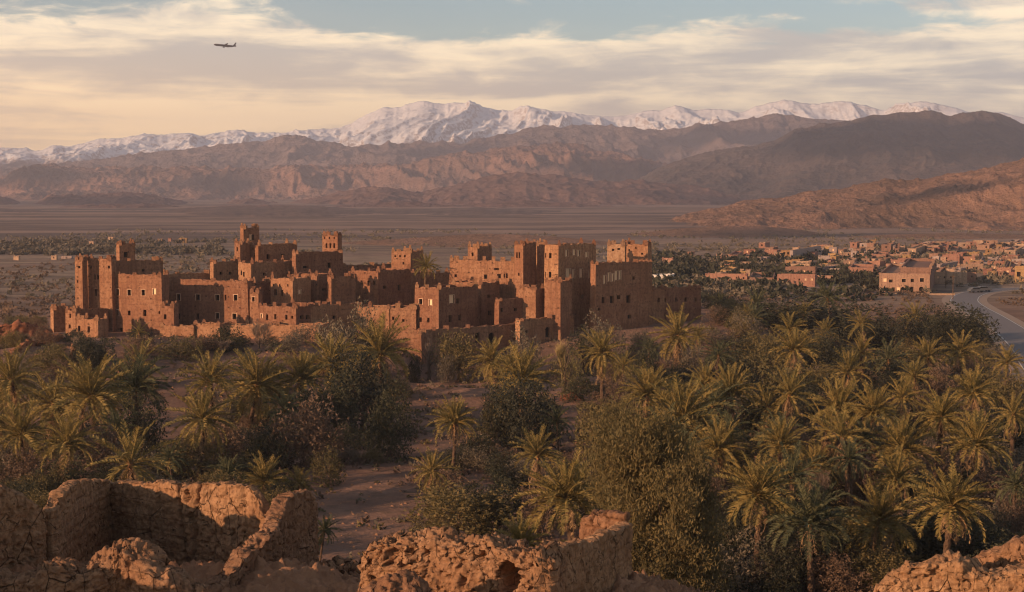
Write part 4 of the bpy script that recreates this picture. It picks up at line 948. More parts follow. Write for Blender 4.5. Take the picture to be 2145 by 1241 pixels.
def trunk_mesh(seed, h=1.0):
    """unit-height palm trunk: rings of old leaf bases, slightly leaning"""
    rr = random.Random(seed); V = []; Fc = []; n = 9; rings = 22; lean = rr.uniform(-.05, .05); ln2 = rr.uniform(-.05, .05)
    for i in range(rings + 1):
        t = i / rings; r = (0.036 - 0.008 * t) * (1.0 + (0.16 if i % 2 else -0.06)) * (1.25 if i == rings else 1) * (1.2 if i == 0 else 1)
        ox = lean * (1 - t) ** 2 * 1.5; oy = ln2 * (1 - t) ** 2
        for k in range(n):
            an = 2 * math.pi * (k + (i % 2) * .5) / n; q = r * rr.uniform(.85, 1.15)
            V.append((ox + q * math.cos(an), oy + q * math.sin(an), t))
        if i:
            for k in range(n):
                a, b = (i - 1) * n + k, (i - 1) * n + (k + 1) % n; Fc.append((a, b, b + n, a + n))
    Fc.append(tuple(rings * n + k for k in range(n)))
    return pymesh('trunk', V, Fc, M['trunk'])
TRUNKS = [trunk_mesh(i) for i in range(6)]
def heart_mesh():
    rr = random.Random(2); mb = MB()
    for k in range(60):
        an = rr.random() * 6.28; z = rr.uniform(-.5, .35); r = 0.32 + 0.1 * rr.random()
        c = Vector((r * .6 * math.cos(an), r * .6 * math.sin(an), z)); o = Vector((math.cos(an), math.sin(an), .9)).normalized() * .42
        s = Vector((-math.sin(an), math.cos(an), 0)) * .09
        mb.quad(c - s, c + s, c + s * .4 + o, c - s * .4 + o)
    n = 8
    mb.tube([Vector((0, 0, -.7)), Vector((0, 0, -.3)), Vector((0, 0, .1)), Vector((0, 0, .4))], [.2, .36, .34, .12], 8)
    return mb.mesh('leaf_base', M['leaf_base'])
HEART = heart_mesh()

def palm(cx, cy, r, label, h=6.5, style='g', d=None, nf=None, name='date_palm', group='date palms of the grove', full=True):
    q_ = random.Random(int(cx * 3 + cy * 5)); h = h * q_.uniform(.72, 1.15); r = r * q_.uniform(.86, 1.12) * (1.22 if cx < 850 and cy > 640 and r > 45 else 1.05)
    rr = random.Random(int(cx * 31 + cy * 17))
    if d is None: d = (CAMZ - 2.0 - h) * F / (cy - HZ)
    C = P(cx, cy, d); g = gz(C.x, C.y); hh = max(0.9, C.z - g); L = r * 1.22 * d / F
    t = thing(name, label, 'palm tree', (C.x, C.y, g), rr.random() * 6.28, group)
    t.rotation_euler = (rr.gauss(0, .075), rr.gauss(0, .075), t.rotation_euler.z); opn = rr.uniform(84, 132)
    hh_ = hh + 0.25
    tr = obj('trunk', TRUNKS[rr.randrange(6)], t, (0, 0, -0.25)); tw = min(1.0, 6.5 / hh_) * (0.9 + .3 * rr.random()) * (L / 3.3) ** .5
    tr.scale = (hh_ * tw, hh_ * tw, hh_)
    hb = obj('leaf_base', HEART, t, (0, 0, hh)); k = 0.55 * L / 3.3; hb.scale = (k, k, k * 1.2)
    green = DARKF if style == 'd' else GREEN
    if nf is None: nf = 52 if r >= 50 else 38
    if style == 's': nf = int(nf * .8)
    if style == 'b': nf = 13
    ga = 2.39996; rot = rr.random() * 6
    for i in range(nf):
        f = (i + .5) / nf
        el = math.radians(86 - opn * f ** 0.85 + rr.uniform(-9, 9)); m_ = green[min(len(green) - 1, int(f * len(green) + rr.uniform(-.6, .6)) if f > .1 else 0)]
        o = obj('frond', m_, t, (0, 0, hh + 0.12)); s = L * rr.uniform(.86, 1.08) * (0.72 if f < .08 else 1)
        o.rotation_euler = (rr.uniform(-.5, .5), -el, rot + i * ga + rr.uniform(-.2, .2)); o.scale = (s, s * 1.05, s)
    nd = {'g': 14, 's': 36, 'd': 3, 'b': 5}[style]
    if r < 38: nd = nd // 2
    for i in range(nd):
        f = i / nd; el = math.radians(-22 - 50 * rr.random() - (12 if style == 's' else 0))
        o = obj('dry_frond', DRY[rr.randrange(3)], t, (0, 0, hh - 0.1 - (1.3 * L / 3.3 * rr.random() if style == 's' else 0))); s = L * rr.uniform(.55, .85)
        o.rotation_euler = (rr.uniform(-.6, .6), -el, rr.random() * 6.28); o.scale = (s, s, s)
    return t

def crown_mesh(name, mat, seed, n=5200, lobes=9, leaf=0.05, flat=0.85, shell=0.55, droop=0.0, spiky=0.0, wd=0.32):
    """a crown of unit radius: leaf-sized faces spread through uneven lobes, thicker towards their outsides"""
    r_ = np.random.RandomState(seed)
    lc = []; lr = []
    for i in range(lobes):
        v = r_.normal(size=3); v /= np.linalg.norm(v) + 1e-9; v[2] = abs(v[2]) * .8 - .25
        q = r_.uniform(0.3, 0.85); lc.append(v * q); lr.append(r_.uniform(0.2, 0.42))
    lc.append(np.array([0, 0, 0.0])); lr.append(0.5); lc = np.array(lc); lr = np.array(lr)
    w = lr ** 2; idx = r_.choice(len(lr), n, p=w / w.sum())
    v = r_.normal(size=(n, 3)); v /= np.linalg.norm(v, axis=1)[:, None]
    rad = shell + (1 - shell) * r_.uniform(size=n) ** .5
    lump = 0.55 + 0.85 * vnoise(v[:, 0] * 3.4 + idx * 5, v[:, 1] * 3.4, v[:, 2] * 3.4, seed)
    c = lc[idx] + v * (lr[idx] * rad * lump)[:, None]
    c[:, 2] = c[:, 2] * flat; c[:, 2] -= droop * (c[:, 0] ** 2 + c[:, 1] ** 2)
    # leave holes
    for ax in range(3):
        lo, hi = np.percentile(c[:, ax], [2, 98]); c[:, ax] = (c[:, ax] - (lo + hi) / 2) / ((hi - lo) / 2)
    keep = vnoise(c[:, 0] * 4.2, c[:, 1] * 4.2, c[:, 2] * 4.2, seed + 3) > 0.37
    c = c[keep]; v = v[keep]; n = len(c)
    a = r_.normal(size=(n, 3)) + v * 0.6; a[:, 2] += spiky; a /= np.linalg.norm(a, axis=1)[:, None]
    b = np.cross(a, r_.normal(size=(n, 3))); b /= np.linalg.norm(b, axis=1)[:, None] + 1e-9
    s = leaf * r_.uniform(0.6, 1.6, size=(n, 1))
    co = np.stack([c - a * s * .5, c + b * s * wd, c + a * s, c - b * s * wd], 1).reshape(-1, 3)
    co[:, 2] += 0.15 * 0
    me = bpy.data.meshes.new(name); me.vertices.add(len(co)); me.vertices.foreach_set('co', co.astype(np.float32).ravel())
    return fill(me, np.arange(len(co)).reshape(-1, 4), 4, mat)
def bare_mesh(name, mat, seed, upright=0.6, spread=0.55, twigs=1500):
    """a leafless crown: branches forking from the foot, ending in fine twigs; fits a unit box above the origin"""
    rr = random.Random(seed); mb = MB(); tips = []
    def grow(p, d, L, r, lev):
        q = p + d * L; mid = p.lerp(q, .5) + Vector((rr.uniform(-1, 1), rr.uniform(-1, 1), 0)) * L * .08
        mb.tube([p, mid, q], [r, r * .8, r * .6], 3 if lev > 1 else 4, cap=False)
        if lev >= 2: tips.append((mid, d, L)); tips.append((q, d, L))
        if lev == 4: return
        for _ in range(rr.choice((2, 3, 3)) if lev else 5):
            nd = (d + Vector((rr.uniform(-1, 1), rr.uniform(-1, 1), rr.uniform(-.3, .6))) * spread + Vector((0, 0, upright * .3))).normalized()
            grow(q if rr.random() < .6 else mid, nd, L * rr.uniform(.55, .85), r * .6, lev + 1)
    for k in range(3):
        grow(Vector((rr.uniform(-.04, .04), rr.uniform(-.04, .04), -1)), Vector((rr.uniform(-.5, .5), rr.uniform(-.5, .5), 1)).normalized(), .55, .022, 0)
    for k in range(twigs):
        p, d, L = tips[rr.randrange(len(tips))]
        nd = (d + Vector((rr.uniform(-1, 1), rr.uniform(-1, 1), rr.uniform(-.4, .9))) * .9).normalized(); q = p + nd * rr.uniform(.10, .26)
        w = nd.orthogonal().normalized() * .0045; mb.tri(p - w, p + w, q)
    return mb.mesh(name, mat)
def tree_trunk():
    rr = random.Random(4); mb = MB()
    mb.tube([Vector((0, 0, -1.15)), Vector((.03, .02, -.7)), Vector((-.02, .0, -.3)), Vector((0, 0, .1))], [.09, .065, .05, .02], 7)
    for k in range(6):
        an = k * 1.1; p = Vector((0, 0, -.55 + .08 * k)); d = Vector((math.cos(an), math.sin(an), 1.0)).normalized()
        mb.tube([p, p + d * .3, p + d * .55 + Vector((0, 0, .08))], [.035, .022, .008], 5)
    return mb.mesh('trunk', M['bark'])
TTR = tree_trunk()
CR = {
 'dark': [crown_mesh('crown', M['bush_dark'], 10 + i, n=7500, lobes=9 + i, leaf=0.062) for i in range(3)],
 'olive': [crown_mesh('crown', M['bush_olive'], 20 + i, n=6000, lobes=10 + i, leaf=0.065, spiky=.2) for i in range(3)],
 'grey': [crown_mesh('crown', M['bush_grey'], 30 + i, n=6000, lobes=10 + i, leaf=0.058, flat=.8, spiky=.4) for i in range(3)],
 'brown': [crown_mesh('crown', M['bush_brown'], 40 + i, n=5500, lobes=9 + i, leaf=0.065, spiky=.6) for i in range(2)],
 'gold': [crown_mesh('crown', M['bush_gold'], 50 + i, n=4200, lobes=10, leaf=0.045, spiky=.9) for i in range(2)],
 'bare': [bare_mesh('crown', M['twig'], 60 + i) for i in range(3)],
 'baregold': [bare_mesh('crown', M['twig_gold'], 70 + i, upright=1.2, spread=.4, twigs=2600) for i in range(2)],
 'feather': [crown_mesh('crown', M['bush_olive'], 80, n=22000, lobes=46, leaf=0.052, shell=.35, spiky=1.3, wd=.22)],
}
NAMES = {'dark': 'dark_tree', 'olive': 'olive_tree', 'grey': 'tamarisk_bush', 'brown': 'brown_thicket', 'gold': 'golden_bush', 'bare': 'bare_tree', 'baregold': 'bare_poplar', 'feather': 'feathery_tree'}
def tree(cx, cy, rx, ry, kind, label, yb=None, d=None, group=None, rr=rnd):
    """crown centred on (cx, cy), rx by ry pixels; it stands where the ground meets pixel row yb"""
    if d is None:
        yb = yb or cy + ry * 1.05; d = (CAMZ - 2.2) * F / (yb - HZ)
    C = P(cx, cy, d); g = gz(C.x, C.y); sx = rx * d / F; sz = ry * d / F
    t = thing(NAMES[kind], label, 'tree' if ry > 24 else 'bush', (C.x, C.y, g), rr.random() * 6.28, group)
    zc = max(C.z - g, sz * 0.55)
    if not kind.startswith('bare') and zc > sz * 0.95: e_ = (zc - sz * .95) / 2; sz += e_ * .9; zc -= e_
    ms = CR[kind]; m_ = ms[rr.randrange(len(ms))]
    o = obj('crown', m_, t, (0, 0, zc)); o.rotation_euler = (0, 0, rr.random() * 6)
    k = 1.15 if kind.startswith('bare') else 1.0
    o.scale = (sx * k, sx * k, sz * k)
    if kind.startswith('bare'): o.location.z = max(sz * k, zc)
    tr = obj('trunk', TTR, t, (0, 0, zc)); tr.scale = (sz, sz, max(zc + .2, sz * .9) / 1.1)
    return t

# ------------------------------------------------------------------ plants: where they stand
PALMS = [
 (36, 800, 56, 'leftmost big palm with drooping grey-brown skirt at the picture edge', 6.5, 's'),
 (108, 850, 58, 'palm with dry skirt between the edge palm and the twin green palms', 6.5, 's'),
 (204, 828, 66, 'large full green palm left of centre of the western palm clump', 7, 'g'),
 (287, 822, 60, 'dark green palm leaning on the right of the large full palm', 6.5, 'd'),
 (52, 912, 58, 'shaggy palm near the left edge, brown fronds hanging low', 6.0, 's'),
 (128, 935, 52, 'shaggy palm above the dark bush of the western ruin', 6.0, 's'),
 (165, 812, 40, 'smaller palm crown peeping between two western palms', 6.5, 'g'),
 (452, 800, 56, 'left palm of the pair under the bare shrubs of the bank', 6.5, 's'),
 (524, 805, 58, 'right palm of the pair under the bare shrubs of the bank', 6.5, 'g'),
 (420, 880, 52, 'palm with grey fronds beside the reddish brown thicket', 5.5, 's'),
 (628, 800, 56, 'broad palm left of the big round dark tree', 6.5, 'g'),
 (694, 768, 56, 'upright palm above the big round dark tree', 7, 'g'),
 (798, 744, 58, 'feathery palm before the sunlit terrace wall', 6.5, 'g'),
 (1042, 755, 44, 'palm with tawny fronds before the arched doorway', 6.0, 's'),
 (1102, 800, 62, 'large shaggy palm with a light brown skirt left of the golden poplar', 8, 's'),
 (1075, 770, 38, 'small palm head tucked behind the large shaggy palm', 7, 'g'),
 (955, 890, 50, 'palm with a bare orange trunk at the edge of the clearing', 6.2, 'g'),
 (898, 990, 44, 'low palm with curling pale fronds beside the clearing', 3.2, 's'),
 (1128, 958, 52, 'grey-green palm between clearing and feathery tree', 5.0, 's'),
 (1204, 1050, 84, 'palm rising behind the shaded ruin wall', 5.5, 'g'),
 (1262, 742, 50, 'palm with a thick straw skirt below the massive dark house', 7.0, 's'),
 (1416, 706, 50, 'tall palm with a long straw skirt against the eastern wing', 8.0, 's'),
 (1462, 712, 30, 'small palm just right of the tall straw-skirted one', 6.0, 's'),
 (1340, 830, 56, 'palm with drooping pale fronds above the feathery tree', 6.5, 'g'),
 (1448, 884, 84, 'very large palm with arching green fronds right of the feathery tree', 7.0, 'g'),
 (1542, 828, 62, 'golden-green palm right of the very large one', 6.5, 'g'),
 (1482, 806, 44, 'palm glimpsed above the very large one', 6.5, 'g'),
 (1592, 1040, 92, 'huge near palm with glowing leaf bases, lower right of centre', 7.0, 'g'),
 (1746, 866, 70, 'tall palm with an orange skirt and dark straight trunk', 7.5, 'g'),
 (1832, 866, 58, 'palm with bright yellow leaf stalks right of the orange-skirted one', 6.5, 'g'),
 (1642, 935, 58, 'palm with pale hanging stalks above the huge near palm', 6.0, 's'),
 (1500, 948, 60, 'palm half hidden between the very large and the huge palm', 5.5, 'g'),
 (1904, 945, 76, 'wide palm in the middle of the eastern clump', 6.5, 'g'),
 (1962, 878, 58, 'palm with orange heart standing above the wide palm', 7.0, 'g'),
 (2012, 738, 50, 'round-headed palm right of the dark round trees by the road', 7.0, 'g'),
 (1958, 750, 38, 'smaller palm on the left of the round-headed one', 6.0, 'g'),
 (2106, 762, 38, 'palm beside the road at the right edge', 5.5, 'g'),
 (2048, 828, 58, 'palm with upright split fronds below the roadside palm', 6.5, 'g'),
 (2046, 940, 66, 'palm with curving fronds near the right edge', 6.0, 'g'),
 (1982, 1065, 92, 'big near palm with pale drooping stalks in front of the bare shrub', 6.5, 'g'),
 (1838, 1092, 88, 'near palm with wide spread fronds above the lower right ruin', 6.0, 'g'),
 (1695, 1105, 80, 'dark near palm right of the huge one', 5.0, 'd'),
 (1786, 1150, 52, 'young clump palm with several thin pale trunks', 3.2, 's'),
 (1664, 695, 34, 'palm head above the dark bushes of the upper grove', 7.5, 'g'),
 (1672, 738, 44, 'palm directly below the head in the upper grove', 6.5, 's'),
 (1782, 782, 46, 'rounded shaggy palm with crossing pale stalks', 6.0, 's'),
 (1806, 738, 40, 'tawny palm just above the rounded shaggy one', 6.5, 's'),
 (1892, 838, 44, 'small brown-green palm before dark shrubs', 5.5, 's'),
 (1582, 640, 36, 'dark palm in front of the village gardens', 7.0, 'd'),
 (1738, 628, 38, 'second dark palm in front of the village, nearer its red house', 7.0, 'd'),
 (1512, 668, 30, 'dark low palm right of the eastern wing', 4.0, 'd'),
 (552, 1015, 48, 'young palm behind the lit wall of the western ruin', 2.4, 'g'),
 (630, 1018, 44, 'young palm above the rounded stub wall', 2.0, 'g'),
 (482, 1000, 42, 'low dark palm clump above the western ruin', 2.4, 'd'),
 (290, 697, 27, 'nearly bare palm with thin trunk in front of the sunlit western house', 5.5, 'b'),
 (658, 1118, 30, 'dark palm shoot beside the rounded stub wall', 0.9, 'd'),
 (1098, 1150, 56, 'fan of low palm fronds behind the rubbly wall', 1.8, 'g'),
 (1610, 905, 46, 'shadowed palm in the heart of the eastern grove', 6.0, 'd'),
 (1690, 985, 48, 'brownish palm between the two near palms', 5.0, 's'),
 (1790, 960, 46, 'palm behind the wide palm with dull fronds', 5.5, 'd'),
 (2120, 870, 50, 'palm cut by the right edge of the picture', 6.0, 's'),
 (2118, 1020, 44, 'palm partly hidden behind the bare shrub', 4.5, 'd'),
 (1390, 1000, 48, 'palm hiding behind the feathery tree', 4.5, 's'),
 (1168, 885, 40, 'dark palm left of the bare reddish patch of earth', 5.0, 'd'),
 (360, 965, 36, 'low palm in the brush above the western ruin', 3.0, 'd'),
 (8, 880, 48, 'palm cut by the left edge of the picture', 6.0, 's'),
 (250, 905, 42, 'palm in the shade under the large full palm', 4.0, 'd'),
 (590, 862, 42, 'palm left of the vine-covered thicket', 5.0, 'd'),
 (1730, 700, 28, 'small palm among grey bushes of the upper grove', 5.0, 's'),
 (1560, 712, 26, 'tiny yellow palm right of the eastern wing', 4.0, 'g'),
 (1880, 1010, 50, 'palm under the wide palm with yellow stalks', 5.0, 'g'),
 (1930, 790, 34, 'palm between the round-headed palm and dark shrubs', 5.0, 's'),
 (1300, 770, 34, 'leaning palm beside the straw-skirted one', 6.0, 's'),
 (1360, 735, 30, 'slender palm left of the tall straw-skirted one', 6.0, 'd'),
]
for (cx, cy, r, lab, h, st) in PALMS:
    palm(cx, cy, r, lab, h=h, style=st, d={(290, 697): 236, (1416, 706): 238, (798, 744): 218, (1042, 755): 215, (658, 1118): 66, (1098, 1150): 60}.get((cx, cy)))
palm(886, 560, 25, 'palm growing between the houses on top of the kasbah', style='g', d=276, name='date_palm')

TREES = [
 (720, 700, 54, 46, 'grey', 'tall bushy grey-green tree in front of the kasbah retaining wall', 790),
 (775, 705, 26, 34, 'dark', 'dark tree tucked right of the tall bushy one', 780),
 (470, 728, 38, 30, 'dark', 'dark green tree below the lit terrace wall', 790),
 (185, 745, 40, 38, 'dark', 'dark green tree beside the slim earth pillar', 805),
 (110, 760, 40, 28, 'olive', 'olive bush on the bank left of the earth pillar', 805),
 (380, 752, 46, 26, 'olive', 'rounded olive bush on the bank under the western house', 790),
 (300, 750, 40, 22, 'brown', 'brown scrub around the nearly bare palm', 785),
 (545, 740, 42, 34, 'bare', 'leafless grey shrub below the lit retaining wall', 790),
 (600, 752, 34, 24, 'grey', 'grey scrub right of the leafless shrub', 790),
 (430, 765, 34, 20, 'brown', 'brown scrub under the lit terrace wall', 800),
 (760, 815, 66, 70, 'dark', 'big round dark tree in the centre-left of the grove', 900),
 (700, 850, 60, 50, 'dark', 'dark crown joined to the left of the big round tree', 920),
 (815, 880, 44, 55, 'dark', 'dark tree reaching down to the clearing', 960),
 (640, 850, 60, 24, 'dark', 'flat dark crown over the vine-covered thicket', 930),
 (632, 905, 74, 66, 'brown', 'brown thicket covered in dry vines, domed', 985),
 (470, 930, 60, 46, 'brown', 'reddish brown thicket below the pair of palms', 985),
 (560, 940, 40, 46, 'dark', 'dark bush right of the reddish brown thicket', 995),
 (395, 960, 70, 40, 'olive', 'broad olive bush behind the western ruin wall', 1005),
 (300, 900, 46, 60, 'dark', 'dark tree in the shade of the western palms', 975),
 (290, 970, 60, 36, 'grey', 'grey scrub above the western ruin', 1010),
 (215, 945, 56, 46, 'brown', 'brown undergrowth between western palms', 1000),
 (120, 1005, 62, 36, 'dark', 'dark bush rising over the left end of the western ruin', 1042),
 (60, 985, 56, 36, 'brown', 'brown bush at the left edge above the ruin', 1030),
 (20, 975, 40, 45, 'grey', 'grey bush at the left picture edge', 1025),
 (690, 975, 30, 34, 'olive', 'olive shrub at the edge of the clearing', 1012),
 (500, 985, 44, 22, 'dark', 'low dark shrub behind the lit ruin wall', 1012),
 (960, 745, 40, 42, 'olive', 'round olive tree before the long shaded building', 805),
 (898, 740, 18, 48, 'bare', 'thin leafless tree at the corner of the terrace wall', 800),
 (868, 765, 14, 22, 'dark', 'small dark bush under the thin leafless tree', 795),
 (935, 765, 24, 20, 'grey', 'small grey bush left of the round olive tree', 795),
 (1095, 720, 34, 26, 'grey', 'grey bush before the arched doorway', 780),
 (1184, 752, 36, 52, 'baregold', 'golden leafless poplar below the massive tower', 835),
 (1190, 775, 30, 42, 'gold', 'golden foliage around the foot of the poplar', 835),
 (1262, 690, 44, 24, 'grey', 'grey bush mound at the foot of the massive dark house', 760),
 (1220, 715, 30, 24, 'dark', 'dark shrub at the foot of the broad tower', 770),
 (1330, 715, 34, 22, 'grey', 'grey scrub left of the tall straw-skirted palm', 770),
 (1350, 765, 34, 40, 'dark', 'dark tree between the two straw-skirted palms', 830),
 (1320, 790, 30, 34, 'olive', 'olive tree right of the straw-skirted palm', 830),
 (1110, 870, 62, 66, 'dark', 'dark round tree under the large shaggy palm', 950),
 (1050, 850, 40, 50, 'dark', 'dark tree left of the large shaggy palm trunk', 930),
 (1045, 880, 30, 40, 'olive', 'olive shrub between two palms at the clearing', 935),
 (1000, 935, 40, 24, 'dark', 'dark low shrub behind the palm with orange trunk', 965),
 (960, 1072, 92, 52, 'olive', 'broad green bush behind the rubbly wall', 1130),
 (1040, 1060, 62, 50, 'dark', 'dark bush joined right of the broad green one', 1120),
 (1130, 1070, 50, 46, 'brown', 'brown bush between palms behind the rubbly wall', 1125),
 (1275, 900, 64, 52, 'olive', 'olive thicket left of the feathery tree', 970),
 (1215, 810, 36, 18, 'dark', 'small dark shrub beside the orange ruin', 842),
 (1290, 830, 46, 26, 'brown', 'brown brush below the straw-skirted palm', 870),
 (1395, 800, 40, 26, 'dark', 'dark bush below the tall straw-skirted palm', 840),
 (1700, 668, 110, 36, 'dark', 'wide dark tree mass in the upper grove', 722),
 (1620, 680, 60, 34, 'dark', 'dark tree left of the wide dark mass', 728),
 (1810, 690, 62, 30, 'dark', 'dark tree at the right end of the wide mass', 735),
 (1935, 690, 46, 38, 'dark', 'left of the two round dark trees by the road', 738),
 (2022, 688, 66, 40, 'dark', 'right and larger of the two round dark trees by the road', 742),
 (1975, 705, 46, 34, 'dark', 'dark crown between the two round trees by the road', 745),
 (1530, 672, 34, 24, 'dark', 'dark bush right of the eastern wing', 715),
 (1490, 720, 44, 26, 'grey', 'grey bush under the eastern wing', 765),
 (1560, 735, 50, 32, 'olive', 'olive tree in the upper grove right of the wing', 790),
 (1620, 745, 50, 34, 'olive', 'olive tree left of the stacked palms', 800),
 (1545, 765, 44, 30, 'dark', 'dark tree above the golden-green palm', 815),
 (1440, 760, 40, 32, 'grey', 'grey shrub beside the tall palm trunk', 810),
 (1725, 735, 50, 34, 'dark', 'dark tree between the stacked palms and tawny palm', 790),
 (1640, 808, 72, 54, 'olive', 'large olive tree in the middle of the eastern grove', 890),
 (1590, 860, 40, 44, 'dark', 'dark tree right of the golden-green palm', 915),
 (1690, 850, 48, 50, 'dark', 'dark tree left of the orange-skirted palm', 925),
 (1900, 755, 60, 28, 'olive', 'olive bush left of the small palm by the road', 800),
 (1870, 790, 60, 30, 'dark', 'dark bush in front of the olive bush', 840),
 (1975, 800, 40, 32, 'brown', 'orange-brown shrub under the round-headed palm', 845),
 (2100, 830, 50, 44, 'olive', 'olive bush at the right edge', 885),
 (2120, 905, 50, 55, 'dark', 'dark bush at the right edge below the olive one', 970),
 (2105, 1050, 54, 52, 'bare', 'pale leafless shrub at the right edge above the ruin', 1120),
 (2060, 1120, 60, 40, 'dark', 'dark shrub right behind the lower right ruin', 1165),
 (2140, 1100, 36, 44, 'brown', 'brown bush in the corner above the right ruin', 1150),
 (1800, 1000, 46, 46, 'brown', 'brown bare brush between trunks of the near palms', 1060),
 (1720, 1010, 50, 50, 'bare', 'leafless brush between the near palms', 1080),
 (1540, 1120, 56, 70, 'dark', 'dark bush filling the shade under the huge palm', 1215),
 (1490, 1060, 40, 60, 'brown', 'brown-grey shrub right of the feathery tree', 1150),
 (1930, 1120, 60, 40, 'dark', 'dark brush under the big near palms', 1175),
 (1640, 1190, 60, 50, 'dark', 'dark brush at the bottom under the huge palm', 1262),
 (1760, 1205, 60, 40, 'brown', 'brown brush at the bottom under the young palm clump', 1262),
 (2090, 738, 30, 14, 'grey', 'grey weeds beside the road bend', 760),
 (640, 700, 30, 20, 'grey', 'grey scrub against the retaining wall', 740),
 (330, 1010, 40, 18, 'grey', 'low grey scrub right behind the western ruin wall', 1030),
]
for q in TREES:
    (cx, cy, rx, ry, kind, lab, yb) = q
    d = None
    if lab.startswith(('tall bushy', 'dark tree tucked')): d = 232
    elif cy < 770 and cx < 620: d = {470: 238, 185: 222, 110: 222, 380: 232, 300: 234, 545: 240, 600: 238, 430: 236}.get(cx, 240)
    elif 860 < cx < 1100 and cy < 780: d = {960: 238, 898: 240, 868: 238, 935: 236, 1095: 238}.get(cx)
    elif lab.startswith(('grey bush mound', 'dark shrub at the foot')): d = 250
    elif cx == 640 and cy == 700: d = 244
    tree(cx, cy, rx, ry, kind, lab, yb=yb, d=d)
# the tall feathery tree close to the ruins: several crowns on one trunk
def feathery():
    d = 84.0; C = P(1400, 1060, d); g = gz(C.x, C.y)
    t = thing('feathery_tree', 'tall feathery tamarisk standing in front of the grove, right of the shaded wall', 'tree', (C.x, C.y, g), 0)
    for (px, py, rx, ry, dd) in [(1345, 985, 100, 105, 86), (1300, 930, 60, 75, 88), (1385, 1110, 95, 110, 83), (1440, 1040, 62, 90, 85), (1350, 1210, 80, 70, 82), (1450, 1180, 70, 90, 84), (1395, 940, 50, 60, 87), (1290, 1010, 45, 60, 87)]:
        c = P(px, py, dd); o = obj('crown', CR['feather'][0], t, (c.x - C.x, c.y - C.y, c.z - g))
        o.rotation_euler = (0, 0, rnd.random() * 6); o.scale = (rx * dd / F, rx * dd / F, ry * dd / F)
    mb = MB(); top = C.z - g + 2
    mb.tube([Vector((0, 0, -.4)), Vector((.1, .1, top * .3)), Vector((-.1, 0, top * .6)), Vector((0, 0, top))], [.32, .24, .16, .05], 8)
    for k in range(9):
        an = k * 2.4; z = top * (.2 + .07 * k); dr = Vector((math.cos(an), math.sin(an), 1.1)).normalized()
        mb.tube([Vector((0, 0, z)), Vector((0, 0, z)) + dr * 1.2, Vector((0, 0, z)) + dr * 2.3 + Vector((0, 0, .4))], [.11, .07, .02], 6)
    obj('trunk', mb.mesh('trunk', M['bark']), t)
feathery()

def exclude(px, py, x, y):
    if float(np.min(np.hypot(x - RX, y - RY))) < 7: return True
    if y > 246 and px < 1490 and y < 330 and px > 95: return True        # the kasbah
    if 640 < px < 880 and py > 985: return True                           # the clearing
    if 860 < px < 1010 and 770 < py < 960: return True
    if 300 < px < 415 and 770 < py < 950: return True                     # the bare bank
    if 1165 < px < 1240 and 800 < py < 960: return True
    if px > 2080 and py < 800: return True
    if 1860 < px < 1990 and 615 < py < 690: return True
    return False
def scatter():
    rr = random.Random(12); G = {}
    labs = {'dark': 'dark bush filling a gap between the palms of the grove', 'olive': 'olive-green bush filling a gap between the palms of the grove', 'grey': 'grey-green shrub filling a gap between the palms of the grove', 'brown': 'dry brown thicket filling a gap between the palms of the grove', 'bare': 'leafless brush filling a gap between the palms of the grove'}
    n = 0
    for k in range(4000):
        y = rr.uniform(104, 325); x = rr.uniform(-0.36, 0.36) * y
        px, py = proj(x, y, 2.0)
        if px < -60 or px > 2200 or exclude(px, py, x, y): continue
        if n >= 400: break
        kind = rr.choices(['dark', 'olive', 'grey', 'brown', 'bare'], [4, 4, 3, 3, 0.7])[0]
        s = rr.uniform(1.1, 2.4) * (1.15 if px > 1100 else 0.8)
        g = gz(x, y); t = thing(NAMES[kind], labs[kind], 'bush', (x, y, g), rr.random() * 6, 'undergrowth bushes of the palm grove: ' + kind)
        z = s * rr.uniform(.55, .8)
        o = obj('crown', CR[kind][rr.randrange(len(CR[kind]))], t, (0, 0, z * (1 if kind != 'bare' else 1.2))); o.scale = (s, s, z * 1.1)
        n += 1
    # background palms that fill the grove
    m = 0
    cand = sorted([(rr.uniform(-0.34, 0.36), rr.uniform(120, 300)) for _ in range(600)][:130])
    for (xk, y) in cand:
        x = xk * y
        px, py = proj(x, y, 2.0)
        if px < 1230 and not (px < 640 and rr.random() < .3 and py > 850): continue
        if exclude(px, py, x, y) or m >= 26: continue
        h = rr.uniform(3.5, 6.5); cx_, cy_ = proj(x, y, 2 + h); r = 3.1 * F / y * rr.uniform(.75, 1)
        if any(abs(cx_ - q[0]) < 34 and abs(cy_ - q[1]) < 30 for q in PALMS): continue
        palm(cx_, cy_, r, ['first','second','third','fourth','fifth','sixth','seventh','eighth','ninth','tenth','eleventh','twelfth','thirteenth','fourteenth','fifteenth','sixteenth','seventeenth','eighteenth','nineteenth','twentieth','twenty-first','twenty-second','twenty-third','twenty-fourth','twenty-fifth','twenty-sixth'][m] + ' from the left of the small palms filling the grove', style=rr.choice('gsd'), d=y, group='background palms of the grove', nf=24); m += 1
scatter()

